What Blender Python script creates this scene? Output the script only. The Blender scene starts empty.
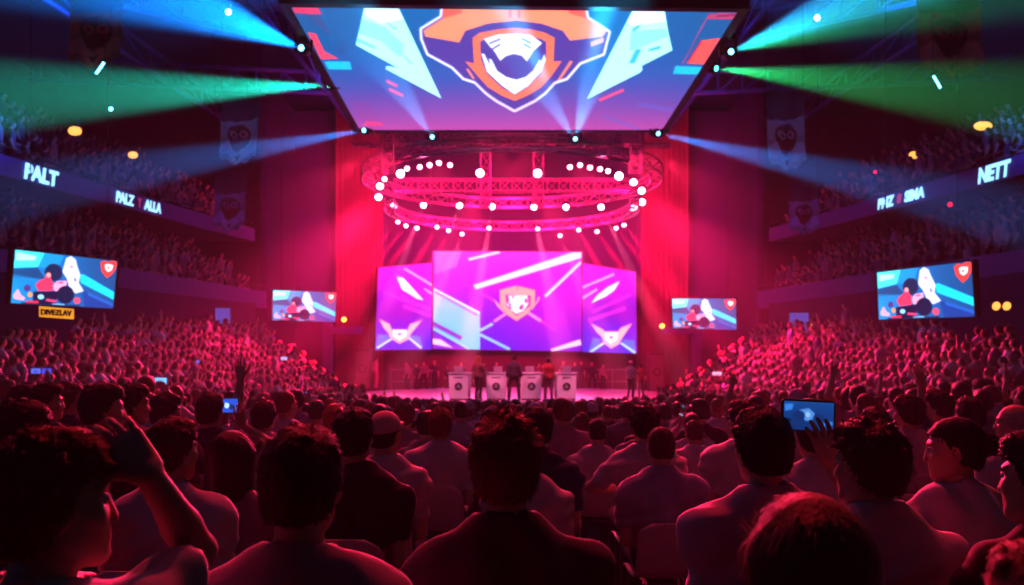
import bpy, math, random
import numpy as np
from mathutils import Vector, Matrix, Euler
random.seed(7)
RNG = np.random.default_rng(11)
C = bpy.context.scene.collection
R = math.radians
CX, YH, F, CZ = 512.0, 351.0, 850.0, 3.0          # principal column, horizon row, focal length (px), eye height

def P(px, py, d):
    """photo measurement + distance -> place in the hall"""
    return Vector(((px - CX) / F * d, d, CZ + (YH - py) / F * d))

def floor_z(x, y):
    z = max(0.0, 1.64 - 0.058 * y)
    if y < 29: z += 0.06 * min(5.0, max(0.0, abs(x) - 1.2)) * min(1, max(0, (27.5 - y) / 6))
    return z

def s2l(c):
    return tuple((v / 255 / 12.92) if v / 255 <= 0.04045 else ((v / 255 + 0.055) / 1.055) ** 2.4 for v in c[:3])

# ------------------------------------------------------------------ materials
def new_mat(name):
    m = bpy.data.materials.new(name); m.use_nodes = True
    nt = m.node_tree; b = nt.nodes['Principled BSDF']
    return m, nt, b

def mat(name, col, rough=0.6, metal=0.0, noise=0.25, scale=8.0, bump=0.0, spec=0.4):
    m, nt, b = new_mat(name)
    tc = nt.nodes.new('ShaderNodeTexCoord'); n = nt.nodes.new('ShaderNodeTexNoise')
    n.inputs['Scale'].default_value = scale; n.inputs['Detail'].default_value = 3
    nt.links.new(tc.outputs['Object'], n.inputs['Vector'])
    mx = nt.nodes.new('ShaderNodeMix'); mx.data_type = 'RGBA'
    mx.inputs['A'].default_value = (*[v * (1 - noise) for v in col], 1)
    mx.inputs['B'].default_value = (*[min(1, v * (1 + noise)) for v in col], 1)
    nt.links.new(n.outputs['Fac'], mx.inputs['Factor'])
    nt.links.new(mx.outputs['Result'], b.inputs['Base Color'])
    b.inputs['Roughness'].default_value = rough; b.inputs['Metallic'].default_value = metal
    b.inputs['Specular IOR Level'].default_value = spec
    if bump:
        bp = nt.nodes.new('ShaderNodeBump'); bp.inputs['Strength'].default_value = bump; bp.inputs['Distance'].default_value = 0.01
        nt.links.new(n.outputs['Fac'], bp.inputs['Height']); nt.links.new(bp.outputs['Normal'], b.inputs['Normal'])
    return m

def mat_objcol(name, rough, scale, noise=0.25, bump=0.2, spec=0.4, stretch=(1, 1, 1), sheen=0.0):
    """colour comes from the object's own colour, broken up by noise"""
    m, nt, b = new_mat(name)
    oi = nt.nodes.new('ShaderNodeObjectInfo'); tc = nt.nodes.new('ShaderNodeTexCoord')
    mp = nt.nodes.new('ShaderNodeMapping'); mp.inputs['Scale'].default_value = stretch
    n = nt.nodes.new('ShaderNodeTexNoise'); n.inputs['Scale'].default_value = scale; n.inputs['Detail'].default_value = 4
    nt.links.new(tc.outputs['Object'], mp.inputs['Vector']); nt.links.new(mp.outputs['Vector'], n.inputs['Vector'])
    mr = nt.nodes.new('ShaderNodeMapRange'); mr.inputs['To Min'].default_value = 1 - noise; mr.inputs['To Max'].default_value = 1 + noise
    nt.links.new(n.outputs['Fac'], mr.inputs['Value'])
    vm = nt.nodes.new('ShaderNodeVectorMath'); vm.operation = 'SCALE'
    nt.links.new(oi.outputs['Color'], vm.inputs[0]); nt.links.new(mr.outputs['Result'], vm.inputs['Scale'])
    nt.links.new(vm.outputs['Vector'], b.inputs['Base Color'])
    b.inputs['Roughness'].default_value = rough; b.inputs['Specular IOR Level'].default_value = spec
    b.inputs['Sheen Weight'].default_value = sheen; b.inputs['Sheen Roughness'].default_value = 0.4
    bp = nt.nodes.new('ShaderNodeBump'); bp.inputs['Strength'].default_value = bump; bp.inputs['Distance'].default_value = 0.01
    nt.links.new(n.outputs['Fac'], bp.inputs['Height']); nt.links.new(bp.outputs['Normal'], b.inputs['Normal'])
    return m

def mat_attr(name, emit=0.0, rough=0.7):
    m, nt, b = new_mat(name)
    a = nt.nodes.new('ShaderNodeVertexColor'); a.layer_name = 'Col'
    if emit:
        b.inputs['Base Color'].default_value = (0.01, 0.01, 0.012, 1)
        nt.links.new(a.outputs['Color'], b.inputs['Emission Color']); b.inputs['Emission Strength'].default_value = emit
        m.cycles.emission_sampling = 'NONE'
    else:
        nt.links.new(a.outputs['Color'], b.inputs['Base Color'])
    b.inputs['Roughness'].default_value = rough
    return m

def mat_emit(name, col, strength, sampling='NONE'):
    m, nt, b = new_mat(name)
    b.inputs['Base Color'].default_value = (*col, 1)
    b.inputs['Emission Color'].default_value = (*col, 1); b.inputs['Emission Strength'].default_value = strength
    m.cycles.emission_sampling = sampling
    return m

M = dict(
    skin=mat_objcol('skin', 0.48, 30, 0.12, 0.08, 0.45),
    hair=mat_objcol('hair', 0.6, 90, 0.5, 0.5, 0.3, (1, 1, 0.15)),
    cloth=mat_objcol('cloth', 0.85, 14, 0.14, 0.35, 0.2, sheen=0.15),
    shoe=mat('shoe_leather', (0.04, 0.04, 0.045), 0.5),
    eye=mat('eye_white', (0.75, 0.73, 0.7), 0.2, noise=0.05),
    iris=mat('iris_brown', (0.05, 0.025, 0.015), 0.2),
    chair=mat('chair_plastic', (0.62, 0.52, 0.58), 0.55, noise=0.08),
    steel=mat('painted_steel', (0.10, 0.10, 0.11), 0.4, 0.6),
    truss=mat('truss_aluminium', (0.26, 0.26, 0.28), 0.4, 0.5),
    black=mat('black_housing', (0.015, 0.015, 0.018), 0.5),
    floor=mat('dark_carpet', (0.045, 0.035, 0.045), 0.9, noise=0.3, scale=3),
    wall=mat('dark_wall', (0.010, 0.014, 0.07), 0.9, noise=0.2, scale=0.6),
    ceil=mat('dark_ceiling', (0.008, 0.035, 0.09), 0.9, noise=0.3, scale=0.5),
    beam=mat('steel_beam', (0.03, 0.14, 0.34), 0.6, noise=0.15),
    fascia=mat('fascia_paint', (0.10, 0.09, 0.30), 0.7, noise=0.1, scale=2),
    concrete=mat('concrete', (0.12, 0.11, 0.13), 0.9, noise=0.25, scale=2, bump=0.2),
    stage=mat('stage_deck', (0.62, 0.55, 0.58), 0.45, noise=0.1, scale=2),
    stagebase=mat('stage_skirt', (0.10, 0.05, 0.09), 0.8),
    curtain=mat('stage_curtain', (0.075, 0.02, 0.05), 0.9, noise=0.2, scale=3),
    podium=mat('podium_white', (0.86, 0.80, 0.84), 0.5, noise=0.05),
    screen=mat_attr('screen_glow', 1.0),
    printed=mat_attr('printed_cloth', 0.0, 0.85),
    crowd=mat_attr('crowd_colours', 0.0, 0.75),
    lens=mat_emit('hot_lens', (1.0, 0.72, 0.82), 9.0),
    lens_small=mat_emit('warm_lens', (1.0, 0.62, 0.74), 5.0),
    lens_blue=mat_emit('blue_lens', (0.2, 0.75, 1.0), 4.0),
    lens_green=mat_emit('green_lens', (0.1, 1.0, 0.7), 4.0),
    lens_yellow=mat_emit('yellow_lens', (1.0, 0.62, 0.08), 3.0),
    lens_lime=mat_emit('lime_lens', (0.7, 1.0, 0.3), 2.5),
    lens_warm=mat_emit('warm_lamp', (1.0, 0.5, 0.12), 1.3),
    lens_red=mat_emit('red_lamp', (1.0, 0.02, 0.06), 1.6),
    glow_green=mat_emit('green_sign', (0.03, 0.8, 0.15), 1.2),
    glow_blue=mat_emit('blue_panel', (0.02, 0.12, 0.5), 0.7),
    sign=mat_emit('sign_letters', (0.40, 0.85, 1.0), 1.15),
    sign_dim=mat_emit('sign_emblem', (0.45, 0.08, 0.22), 0.6),
    sign_yellow=mat_emit('yellow_sign', (1.0, 0.50, 0.04), 0.75),
    ink=mat('dark_ink', (0.03, 0.015, 0.03), 0.7),
)

# ------------------------------------------------------------------ mesh helpers
class MB:
    def __init__(s): s.v = []; s.f = []
    def add(s, vs, fs):
        o = len(s.v); s.v += [tuple(v) for v in vs]; s.f += [tuple(i + o for i in f) for f in fs]
    def box(s, c, size, rot=None):
        x, y, z = [v / 2 for v in size]
        vs = [Vector(p) for p in ((-x,-y,-z),(x,-y,-z),(x,y,-z),(-x,y,-z),(-x,-y,z),(x,-y,z),(x,y,z),(-x,y,z))]
        if rot is not None: vs = [rot @ v for v in vs]
        s.add([v + Vector(c) for v in vs], [(0,3,2,1),(4,5,6,7),(0,1,5,4),(1,2,6,5),(2,3,7,6),(3,0,4,7)])
    def tube(s, a, b, r, n=6, r2=None):
        a, b = Vector(a), Vector(b); d = (b - a)
        if d.length < 1e-6: return
        r2 = r if r2 is None else r2
        q = d.to_track_quat('Z', 'Y').to_matrix()
        vs = []
        for c, rr in ((a, r), (b, r2)):
            for i in range(n):
                t = 2 * math.pi * i / n
                vs.append(c + q @ Vector((rr * math.cos(t), rr * math.sin(t), 0)))
        fs = [(i, (i + 1) % n, n + (i + 1) % n, n + i) for i in range(n)] + [tuple(range(n))[::-1], tuple(range(n, 2 * n))]
        s.add(vs, fs)
    def path(s, pts, r, n=6):
        for a, b in zip(pts, pts[1:]): s.tube(a, b, r, n)
    def lathe(s, prof, n=20, mtx=None):
        vs = []; fs = []
        for r, z in prof:
            for i in range(n):
                t = 2 * math.pi * i / n; v = Vector((r * math.cos(t), r * math.sin(t), z))
                vs.append(mtx @ v if mtx else v)
        for k in range(len(prof) - 1):
            for i in range(n):
                j = (i + 1) % n; fs.append((k*n+i, k*n+j, (k+1)*n+j, (k+1)*n+i))
        fs += [tuple(range(n))[::-1], tuple(range((len(prof)-1)*n, len(prof)*n))]
        s.add(vs, fs)
    def prism(s, poly, h0, h1, mtx=None):
        n = len(poly)
        vs = [Vector((x, y, h0)) for x, y in poly] + [Vector((x, y, h1)) for x, y in poly]
        if mtx: vs = [mtx @ v for v in vs]
        s.add(vs, [tuple(range(n))[::-1], tuple(range(n, 2*n))] + [(i, (i+1)%n, n+(i+1)%n, n+i) for i in range(n)])
    def build(s, name, material, parent=None, smooth=False, bevel=0.0):
        me = bpy.data.meshes.new(name); me.from_pydata(s.v, [], s.f); me.update()
        import bmesh
        bm = bmesh.new(); bm.from_mesh(me); bmesh.ops.recalc_face_normals(bm, faces=bm.faces); bm.to_mesh(me); bm.free()
        me.materials.append(material)
        if smooth: me.polygons.foreach_set('use_smooth', [True] * len(me.polygons))
        o = bpy.data.objects.new(name, me); C.objects.link(o)
        if parent: o.parent = parent
        if bevel:
            b = o.modifiers.new('bevel', 'BEVEL'); b.width = bevel; b.segments = 2; b.limit_method = 'ANGLE'
        return o

def np_mesh(name, verts, quads, material, parent=None, smooth=True, cols=None):
    me = bpy.data.meshes.new(name)
    nq = len(quads); k = quads.shape[1]
    me.vertices.add(len(verts)); me.vertices.foreach_set('co', np.ascontiguousarray(verts, dtype=np.float32).ravel())
    me.loops.add(nq * k); me.loops.foreach_set('vertex_index', np.ascontiguousarray(quads, dtype=np.int32).ravel())
    me.polygons.add(nq); me.polygons.foreach_set('loop_start', np.arange(0, nq * k, k, dtype=np.int32))
    if smooth: me.polygons.foreach_set('use_smooth', np.ones(nq, dtype=bool))
    me.update(calc_edges=True)
    if cols is not None:
        at = me.color_attributes.new('Col', 'FLOAT_COLOR', 'POINT')
        c4 = np.ones((len(verts), 4), dtype=np.float32); c4[:, :3] = cols
        at.data.foreach_set('color', c4.ravel())
    me.validate()
    me.materials.append(material)
    o = bpy.data.objects.new(name, me); C.objects.link(o)
    if parent: o.parent = parent
    return o

def tag(o, label, cat, group=None, kind=None):
    o['label'] = label; o['category'] = cat
    if group: o['group'] = group
    if kind: o['kind'] = kind
    return o
def empty(name, loc=(0, 0, 0), rz=0.0):
    o = bpy.data.objects.new(name, None); C.objects.link(o); o.location = loc; o.rotation_euler = (0, 0, rz); return o
def struct(o, label=None):
    o['kind'] = 'structure'
    if label: o['label'] = label
    return o
def dup(root, loc=None, rot=None, scale=None):
    def rec(o, par):
        c = o.copy(); C.objects.link(c)
        if par is not None:
            c.parent = par; c.matrix_parent_inverse = o.matrix_parent_inverse.copy()
        for ch in kids.get(o.name, ()): rec(ch, c)
        return c
    kids = {}
    for o in [root, *root.children_recursive]:
        if o.parent: kids.setdefault(o.parent.name, []).append(o)
    r = rec(root, None)
    if loc is not None: r.location = loc
    if rot is not None: r.rotation_euler = rot
    if scale is not None: r.scale = (scale,) * 3
    return r

# ------------------------------------------------------------------ signed-distance sculpting (one closed skin per body)
class Field:
    def __init__(s, xs, ys, zs):
        s.x, s.y, s.z = [np.asarray(a, dtype=np.float32) for a in (xs, ys, zs)]
        s.v = np.full((len(xs), len(ys), len(zs)), 0.3, dtype=np.float32)
    def sl(s, lo, hi):
        return tuple(slice(max(0, int(np.searchsorted(a, l)) - 1), int(np.searchsorted(a, h)) + 1) for a, l, h in zip((s.x, s.y, s.z), lo, hi))
    def pts(s, q):
        return s.x[q[0]][:, None, None], s.y[q[1]][None, :, None], s.z[q[2]][None, None, :]
    def put(s, q, d, k, op):
        a = s.v[q]
        if a.size == 0: return
        if op == 'u':
            if k > 0:
                h = np.clip(0.5 + 0.5 * (a - d) / k, 0, 1); s.v[q] = a + (d - a) * h - k * h * (1 - h)
            else: s.v[q] = np.minimum(a, d)
        elif op == 's':
            d = -d
            if k > 0:
                h = np.clip(0.5 - 0.5 * (a - d) / k, 0, 1); s.v[q] = a + (d - a) * h + k * h * (1 - h)
            else: s.v[q] = np.maximum(a, d)
    def cone(s, a, b, r1, r2, k=0.02, op='u'):
        a = np.array(a, dtype=np.float32); b = np.array(b, dtype=np.float32); r = max(r1, r2) + 0.05 + k
        q = s.sl(np.minimum(a, b) - r, np.maximum(a, b) + r); X, Y, Z = s.pts(q)
        ba = b - a; l2 = float(ba @ ba) + 1e-12
        px, py, pz = X - a[0], Y - a[1], Z - a[2]
        t = np.clip((px * ba[0] + py * ba[1] + pz * ba[2]) / l2, 0, 1)
        d = np.sqrt((px - t * ba[0])**2 + (py - t * ba[1])**2 + (pz - t * ba[2])**2) - (r1 + (r2 - r1) * t)
        s.put(q, d, k, op)
    def ell(s, c, r, rot=None, k=0.02, op='u'):
        c = np.array(c, dtype=np.float32); r = np.array(r, dtype=np.float32)
        m = float(r.max()) + 0.05 + k
        q = s.sl(c - m, c + m); X, Y, Z = s.pts(q)
        px, py, pz = X - c[0], Y - c[1], Z - c[2]
        if rot is not None:
            T = np.array(rot.transposed(), dtype=np.float32)
            px, py, pz = (T[i, 0] * px + T[i, 1] * py + T[i, 2] * pz for i in range(3))
        px, py, pz = px / r[0], py / r[1], pz / r[2]
        k0 = np.sqrt(px**2 + py**2 + pz**2) + 1e-6
        k1 = np.sqrt((px / r[0])**2 + (py / r[1])**2 + (pz / r[2])**2) + 1e-6
        s.put(q, k0 * (k0 - 1) / k1, k, op)
    def half(s, p, n):
        """keep the side the normal points away from"""
        n = np.array(n, dtype=np.float32); n /= np.linalg.norm(n)
        d = (s.x - p[0])[:, None, None] * n[0] + (s.y - p[1])[None, :, None] * n[1] + (s.z - p[2])[None, None, :] * n[2]
        s.v = np.maximum(s.v, d)
    def mesh(s):
        v = s.v; ins = v < 0
        n = np.array(v.shape)
        occ = np.zeros(n - 1, dtype=np.int8)
        for i in (0, 1):
            for j in (0, 1):
                for k in (0, 1):
                    occ += ins[i:n[0]-1+i, j:n[1]-1+j, k:n[2]-1+k]
        cells = np.argwhere((occ > 0) & (occ < 8))
        idx = np.full(tuple(n - 1), -1, dtype=np.int32); idx[tuple(cells.T)] = np.arange(len(cells))
        G = (s.x, s.y, s.z)
        acc = np.zeros((len(cells), 3), dtype=np.float64); cnt = np.zeros(len(cells))
        for ax in range(3):
            o1, o2 = [a for a in range(3) if a != ax]
            for i in (0, 1):
                for j in (0, 1):
                    A = cells.copy(); A[:, o1] += i; A[:, o2] += j
                    B = A.copy(); B[:, ax] += 1
                    va = v[tuple(A.T)]; vb = v[tuple(B.T)]
                    m = (va < 0) != (vb < 0)
                    t = np.where(m, va / np.where(m, va - vb, 1), 0)
                    pa = np.stack([G[a][A[:, a]] for a in range(3)], 1).astype(np.float64)
                    pa[:, ax] += t * (G[ax][B[:, ax]] - G[ax][A[:, ax]])
                    acc[m] += pa[m]; cnt[m] += 1
        verts = acc / np.maximum(cnt, 1)[:, None]
        quads = []
        for ax in range(3):
            o1, o2 = (ax + 1) % 3, (ax + 2) % 3
            sl_a = [slice(None)] * 3; sl_b = [slice(None)] * 3
            sl_a[ax] = slice(0, n[ax] - 1); sl_b[ax] = slice(1, n[ax])
            a = ins[tuple(sl_a)]; b = ins[tuple(sl_b)]
            E = np.argwhere(a != b)
            E = E[(E[:, o1] > 0) & (E[:, o2] > 0) & (E[:, o1] < n[o1] - 1) & (E[:, o2] < n[o2] - 1)]
            fl = a[tuple(E.T)]
            c = []
            for d1, d2 in ((0, 0), (1, 0), (1, 1), (0, 1)):
                Q = E.copy(); Q[:, o1] -= d1; Q[:, o2] -= d2; c.append(idx[tuple(Q.T)])
            q = np.stack(c, 1)
            q[~fl] = q[~fl][:, ::-1]
            quads.append(q[(q >= 0).all(1)])
        return verts.astype(np.float32), np.concatenate(quads)

def lines(lo, hi, base, fine=()):
    """grid lines from lo to hi, closer together inside the fine ranges (lo, hi, step)"""
    out = [lo]; p = lo
    while p < hi:
        st = base
        for a, b, f in fine:
            if a <= p <= b: st = min(st, f)
            elif p < a < p + st: st = min(st, max(f, a - p))
        p += st; out.append(p)
    return np.array(out, dtype=np.float32)

def vnormals(v, q):
    a, b, c, d = (v[q[:, i]] for i in range(4))
    n = np.cross(c - a, d - b); out = np.zeros_like(v)
    for i in range(4): np.add.at(out, q[:, i], n)
    return out / (np.linalg.norm(out, axis=1, keepdims=True) + 1e-9)
# ------------------------------------------------------------------ people
def unit(v): v = Vector(v); return v.normalized()

def ik(S, W, hint, l1=0.285, l2=0.25):
    S, W = Vector(S), Vector(W); d = W - S; L = min(d.length, (l1 + l2) * 0.995); d = d.normalized(); W = S + d * L
    a = (l1 * l1 - l2 * l2 + L * L) / (2 * L); h = math.sqrt(max(1e-6, l1 * l1 - a * a))
    hv = Vector(hint); hv = hv - d * hv.dot(d)
    return S + d * a + hv.normalized() * h, W

def hand_prims(W, d, n, side, curl):
    """five separate fingers and a thumb off the side of the palm; W wrist, d finger direction, n palm normal"""
    d = unit(d); n = Vector(n); n = (n - d * n.dot(d)).normalized(); s = d.cross(n).normalized() * side
    out = []
    K = []
    for i, f in enumerate((-1.5, -0.5, 0.5, 1.5)):
        base = W + d * 0.012 + s * (f * 0.013); kn = W + d * (0.088 - 0.004 * abs(f + 0.5)) + s * (f * 0.0212)
        out.append((base, kn, 0.0165, 0.0115, 0.012)); K.append((kn, f))
    L = (0.060, 0.074, 0.080, 0.071)
    for (kn, f), l in zip(K, L):
        dd = (d + s * (f * 0.09)).normalized(); p = kn; r = 0.0092
        for seg, cf in ((0.45, 0.5), (0.32, 0.9), (0.25, 0.7)):
            ax = dd.cross(n)
            dd = (Matrix.Rotation(R(curl) * cf, 3, ax) @ dd).normalized() if ax.length > 1e-6 else dd
            q = p + dd * l * seg * 1.0; out.append((p, q, r, r * 0.90, 0.004)); p = q; r *= 0.90
    t0 = W + d * 0.022 + s * 0.022; t1 = t0 + (d * 0.55 + s * 0.75 + n * 0.25).normalized() * 0.045
    t2 = t1 + (d * 0.85 + s * 0.35 + n * 0.35).normalized() * 0.032; t3 = t2 + (d * 0.95 + s * 0.05 + n * 0.4).normalized() * 0.026
    out += [(t0, t1, 0.0165, 0.0125, 0.012), (t1, t2, 0.0115, 0.010, 0.004), (t2, t3, 0.010, 0.0085, 0.004)]
    return out

LAP = dict(w=(0.13, 0.21, 0.645), hint=(0.32, -0.8, -0.4), d=(-0.25, 0.95, -0.15), n=(0, 0, -1), curl=22)
CLAP = dict(w=(0.055, 0.27, 0.80), hint=(0.8, -0.3, -0.6), d=(-0.1, 0.5, 0.85), n=(-1, 0, 0), curl=12)
HANG = dict(w=(0.245, 0.03, 0.43), hint=(0.3, -1, 0), d=(0, 0.15, -1), n=(-1, 0, 0), curl=25)

def skeleton(sp):
    st = sp.get('pose', 'sit') == 'stand'
    hz = 0.93 if st else 0.53
    H0 = Vector((0, 0, hz))
    U = (Euler((0, 0, R(sp.get('twist', 0)))).to_matrix() @ Euler((0, R(sp.get('tilt', 0)), 0)).to_matrix() @ Euler((R(-sp.get('lean', 2)), 0, 0)).to_matrix())
    wd = sp.get('width', 1.0)
    def u(x, y, z): return H0 + U @ (Vector((x * wd, y, z - 0.53)))
    k = dict(u=u, U=U, st=st, hz=hz, wd=wd)
    N = u(0, -0.012, 1.055); k['N'] = N
    yw, pt, rl = sp.get('head', (0, 0, 0))
    k['HR'] = (Euler((0, 0, R(yw))).to_matrix() @ Euler((0, R(rl), 0)).to_matrix() @ Euler((R(-pt), 0, 0)).to_matrix())
    k['HC'] = N + Euler((0, 0, R(yw * 0.5))).to_matrix() @ Vector((0, 0.03, 0.155))
    k['arms'] = []
    for side, key in ((1, 'armR'), (-1, 'armL')):
        a = dict(sp.get(key) or (HANG if st else LAP)); m = Vector((side, 1, 1))
        up = a.get('lift', 0.0)
        S = u(side * (0.183 - 0.1 * up), -0.005, 0.930 + up)
        w = Vector(a['w']) * m
        if st and a.get('w') != HANG['w']: w.z += 0.0
        elif st: w.z += 0.40
        if a.get('abs'): w = Vector(a['w'])
        hint = Vector(a['hint']) * m if not a.get('abs') else Vector(a['hint'])
        E, W = ik(S, w, hint)
        dd = Vector(a['d']) * m if not a.get('abs') else Vector(a['d'])
        nn = Vector(a['n']) * m if not a.get('abs') else Vector(a['n'])
        k['arms'].append(dict(S=S, E=E, W=W, d=unit(dd), n=nn, side=side, curl=a.get('curl', 20), show=a.get('show', False)))
    k['legs'] = []
    sg = sp.get('stride', 0.0)
    for side in (1, -1):
        h = Vector((side * 0.092, 0, hz - 0.01))
        if st:
            kn = Vector((side * sp.get('stance', 0.11), 0.03 + sg * side, 0.50)); an = Vector((side * sp.get('stance', 0.11) * 1.15, -0.02 + sg * 1.6 * side, 0.085))
        else:
            kn = Vector((side * 0.125, 0.44, 0.515)); an = Vector((side * 0.125, 0.42, 0.085))
        k['legs'].append((h, kn, an))
    return k

def torso(F_, k, g, ks=0.035):
    u, U, wd = k['u'], k['U'], k['wd']
    F_.ell(u(0, -0.01, 0.575), (0.165 * wd + g, 0.122 + g, 0.135 + g), U, ks)
    F_.ell(u(0, 0, 0.70), (0.150 * wd + g, 0.112 + g, 0.17 + g), U, ks)
    F_.ell(u(0, 0.0, 0.855), (0.172 * wd + g, 0.118 + g, 0.165 + g), U, ks)
    F_.ell(u(0, -0.022, 0.93), (0.175 * wd + g, 0.088 + g, 0.095 + g), U, ks)
    for a in k['arms']:
        s = a['side']
        F_.cone(u(s * 0.09, -0.01, 0.965), a['S'], 0.052 + g, 0.052 + g, 0.03)
        F_.cone(u(0, -0.022, 1.05), u(s * 0.135, -0.012, 0.985), 0.048 + g, 0.040 + g, 0.03)

def head_prims(F_, k, fem=False):
    HR, HC = k['HR'], k['HC']
    def h(x, y, z): return HC + HR @ Vector((x, y, z))
    F_.cone(k['N'] - Vector((0, -0.005, 0.05)), h(0, -0.022, -0.05), 0.058 if not fem else 0.05, 0.054 if not fem else 0.046, 0.03)
    F_.ell(h(0, -0.012, 0.028), (0.076, 0.096, 0.092), HR, 0.02)
    F_.ell(h(0, 0.022, -0.028), (0.066, 0.074, 0.082), HR, 0.03)
    F_.cone(h(0, 0.035, -0.07), h(0, 0.068, -0.100), 0.045, 0.022, 0.03)
    for s in (1, -1):
        F_.cone(h(s * 0.048, 0.0, -0.055), h(s * 0.02, 0.062, -0.095), 0.022, 0.018, 0.025)
        F_.ell(h(s * 0.045, 0.062, -0.018), (0.022, 0.018, 0.020), HR, 0.02)
        F_.ell(h(s * 0.032, 0.091, 0.010), (0.019, 0.014, 0.012), HR, 0.012, 's')
        F_.cone(h(s * 0.012, 0.086, 0.032), h(s * 0.048, 0.074, 0.030), 0.009, 0.008, 0.012)
        F_.ell(h(s * 0.081, -0.006, -0.004), (0.011, 0.023, 0.033), (HR @ Euler((R(-12), 0, R(-s * 22))).to_matrix()), 0.008)
        F_.ell(h(s * 0.090, 0.000, 0.002), (0.006, 0.012, 0.018), HR, 0.006, 's')
        F_.ell(h(s * 0.012, 0.098, -0.036), (0.009, 0.009, 0.007), HR, 0.006)
    F_.cone(h(0, 0.083, 0.018), h(0, 0.099, -0.028), 0.009, 0.0115, 0.014)
    F_.cone(h(-0.018, 0.086, -0.060), h(0.018, 0.086, -0.060), 0.0065, 0.0065, 0.008)
    F_.cone(h(-0.016, 0.085, -0.071), h(0.016, 0.085, -0.071), 0.0075, 0.0075, 0.008)
    F_.cone(h(-0.02, 0.095, -0.0655), h(0.02, 0.095, -0.0655), 0.0022, 0.0022, 0.004, 's')

def make_body_mesh(sp, det):
    k = skeleton(sp)
    step = dict(hi=0.015, mid=0.019, lo=0.026)[det]; hs = dict(hi=0.0068, mid=0.010, lo=0.016)[det]
    HC = k['HC']; fx, fy, fz = [], [], []
    def fine(c, r, s):
        fx.append((c.x - r, c.x + r, s)); fy.append((c.y - r, c.y + r, s)); fz.append((c.z - r, c.z + r, s))
    fine(HC, 0.135, hs)
    pr = []
    for a in k['arms']:
        hp = hand_prims(a['W'], a['d'], a['n'], a['side'], a['curl']); pr.append(hp)
        ps = [q for p in hp for q in p[:2]]
        s = 0.004 if a['show'] else (0.0075 if det == 'hi' else dict(mid=0.011, lo=0.016)[det])
        for L_, i in ((fx, 0), (fy, 1), (fz, 2)):
            L_.append((min(p[i] for p in ps) - 0.015, max(p[i] for p in ps) + 0.015, s))
    allp = [HC + Vector((0, 0, 0.14)), Vector((0.3, -0.2, 0)), Vector((-0.3, 0.62 if not k['st'] else 0.25, 0))] + [q for p in pr for c in p for q in c[:2]] + [a['E'] for a in k['arms']]
    lo = [min(p[i] for p in allp) - 0.07 for i in range(3)]; hi = [max(p[i] for p in allp) + 0.07 for i in range(3)]; lo[2] = -0.03
    F_ = Field(lines(lo[0], hi[0], step, fx), lines(lo[1], hi[1], step, fy), lines(lo[2], hi[2], step, fz))
    torso(F_, k, 0.0)
    for (h, kn, an) in k['legs']:
        F_.cone(h, kn, 0.078, 0.052, 0.03); F_.cone(kn, an, 0.050, 0.036, 0.015)
        F_.cone(an + Vector((0, -0.02, -0.04)), an + Vector((0, 0.13, -0.055)), 0.034, 0.026, 0.02)
    for a, hp in zip(k['arms'], pr):
        F_.cone(a['S'], a['E'], 0.050, 0.041, 0.03); F_.cone(a['E'], a['E'].lerp(a['W'], 0.35), 0.041, 0.040, 0.012)
        F_.cone(a['E'].lerp(a['W'], 0.35), a['W'], 0.040, 0.026, 0.012)
        for (p, q, r1, r2, kk) in hp: F_.cone(p, q, r1, r2, kk)
    head_prims(F_, k, sp.get('fem'))
    v, q = F_.mesh()
    return k, v, q

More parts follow.
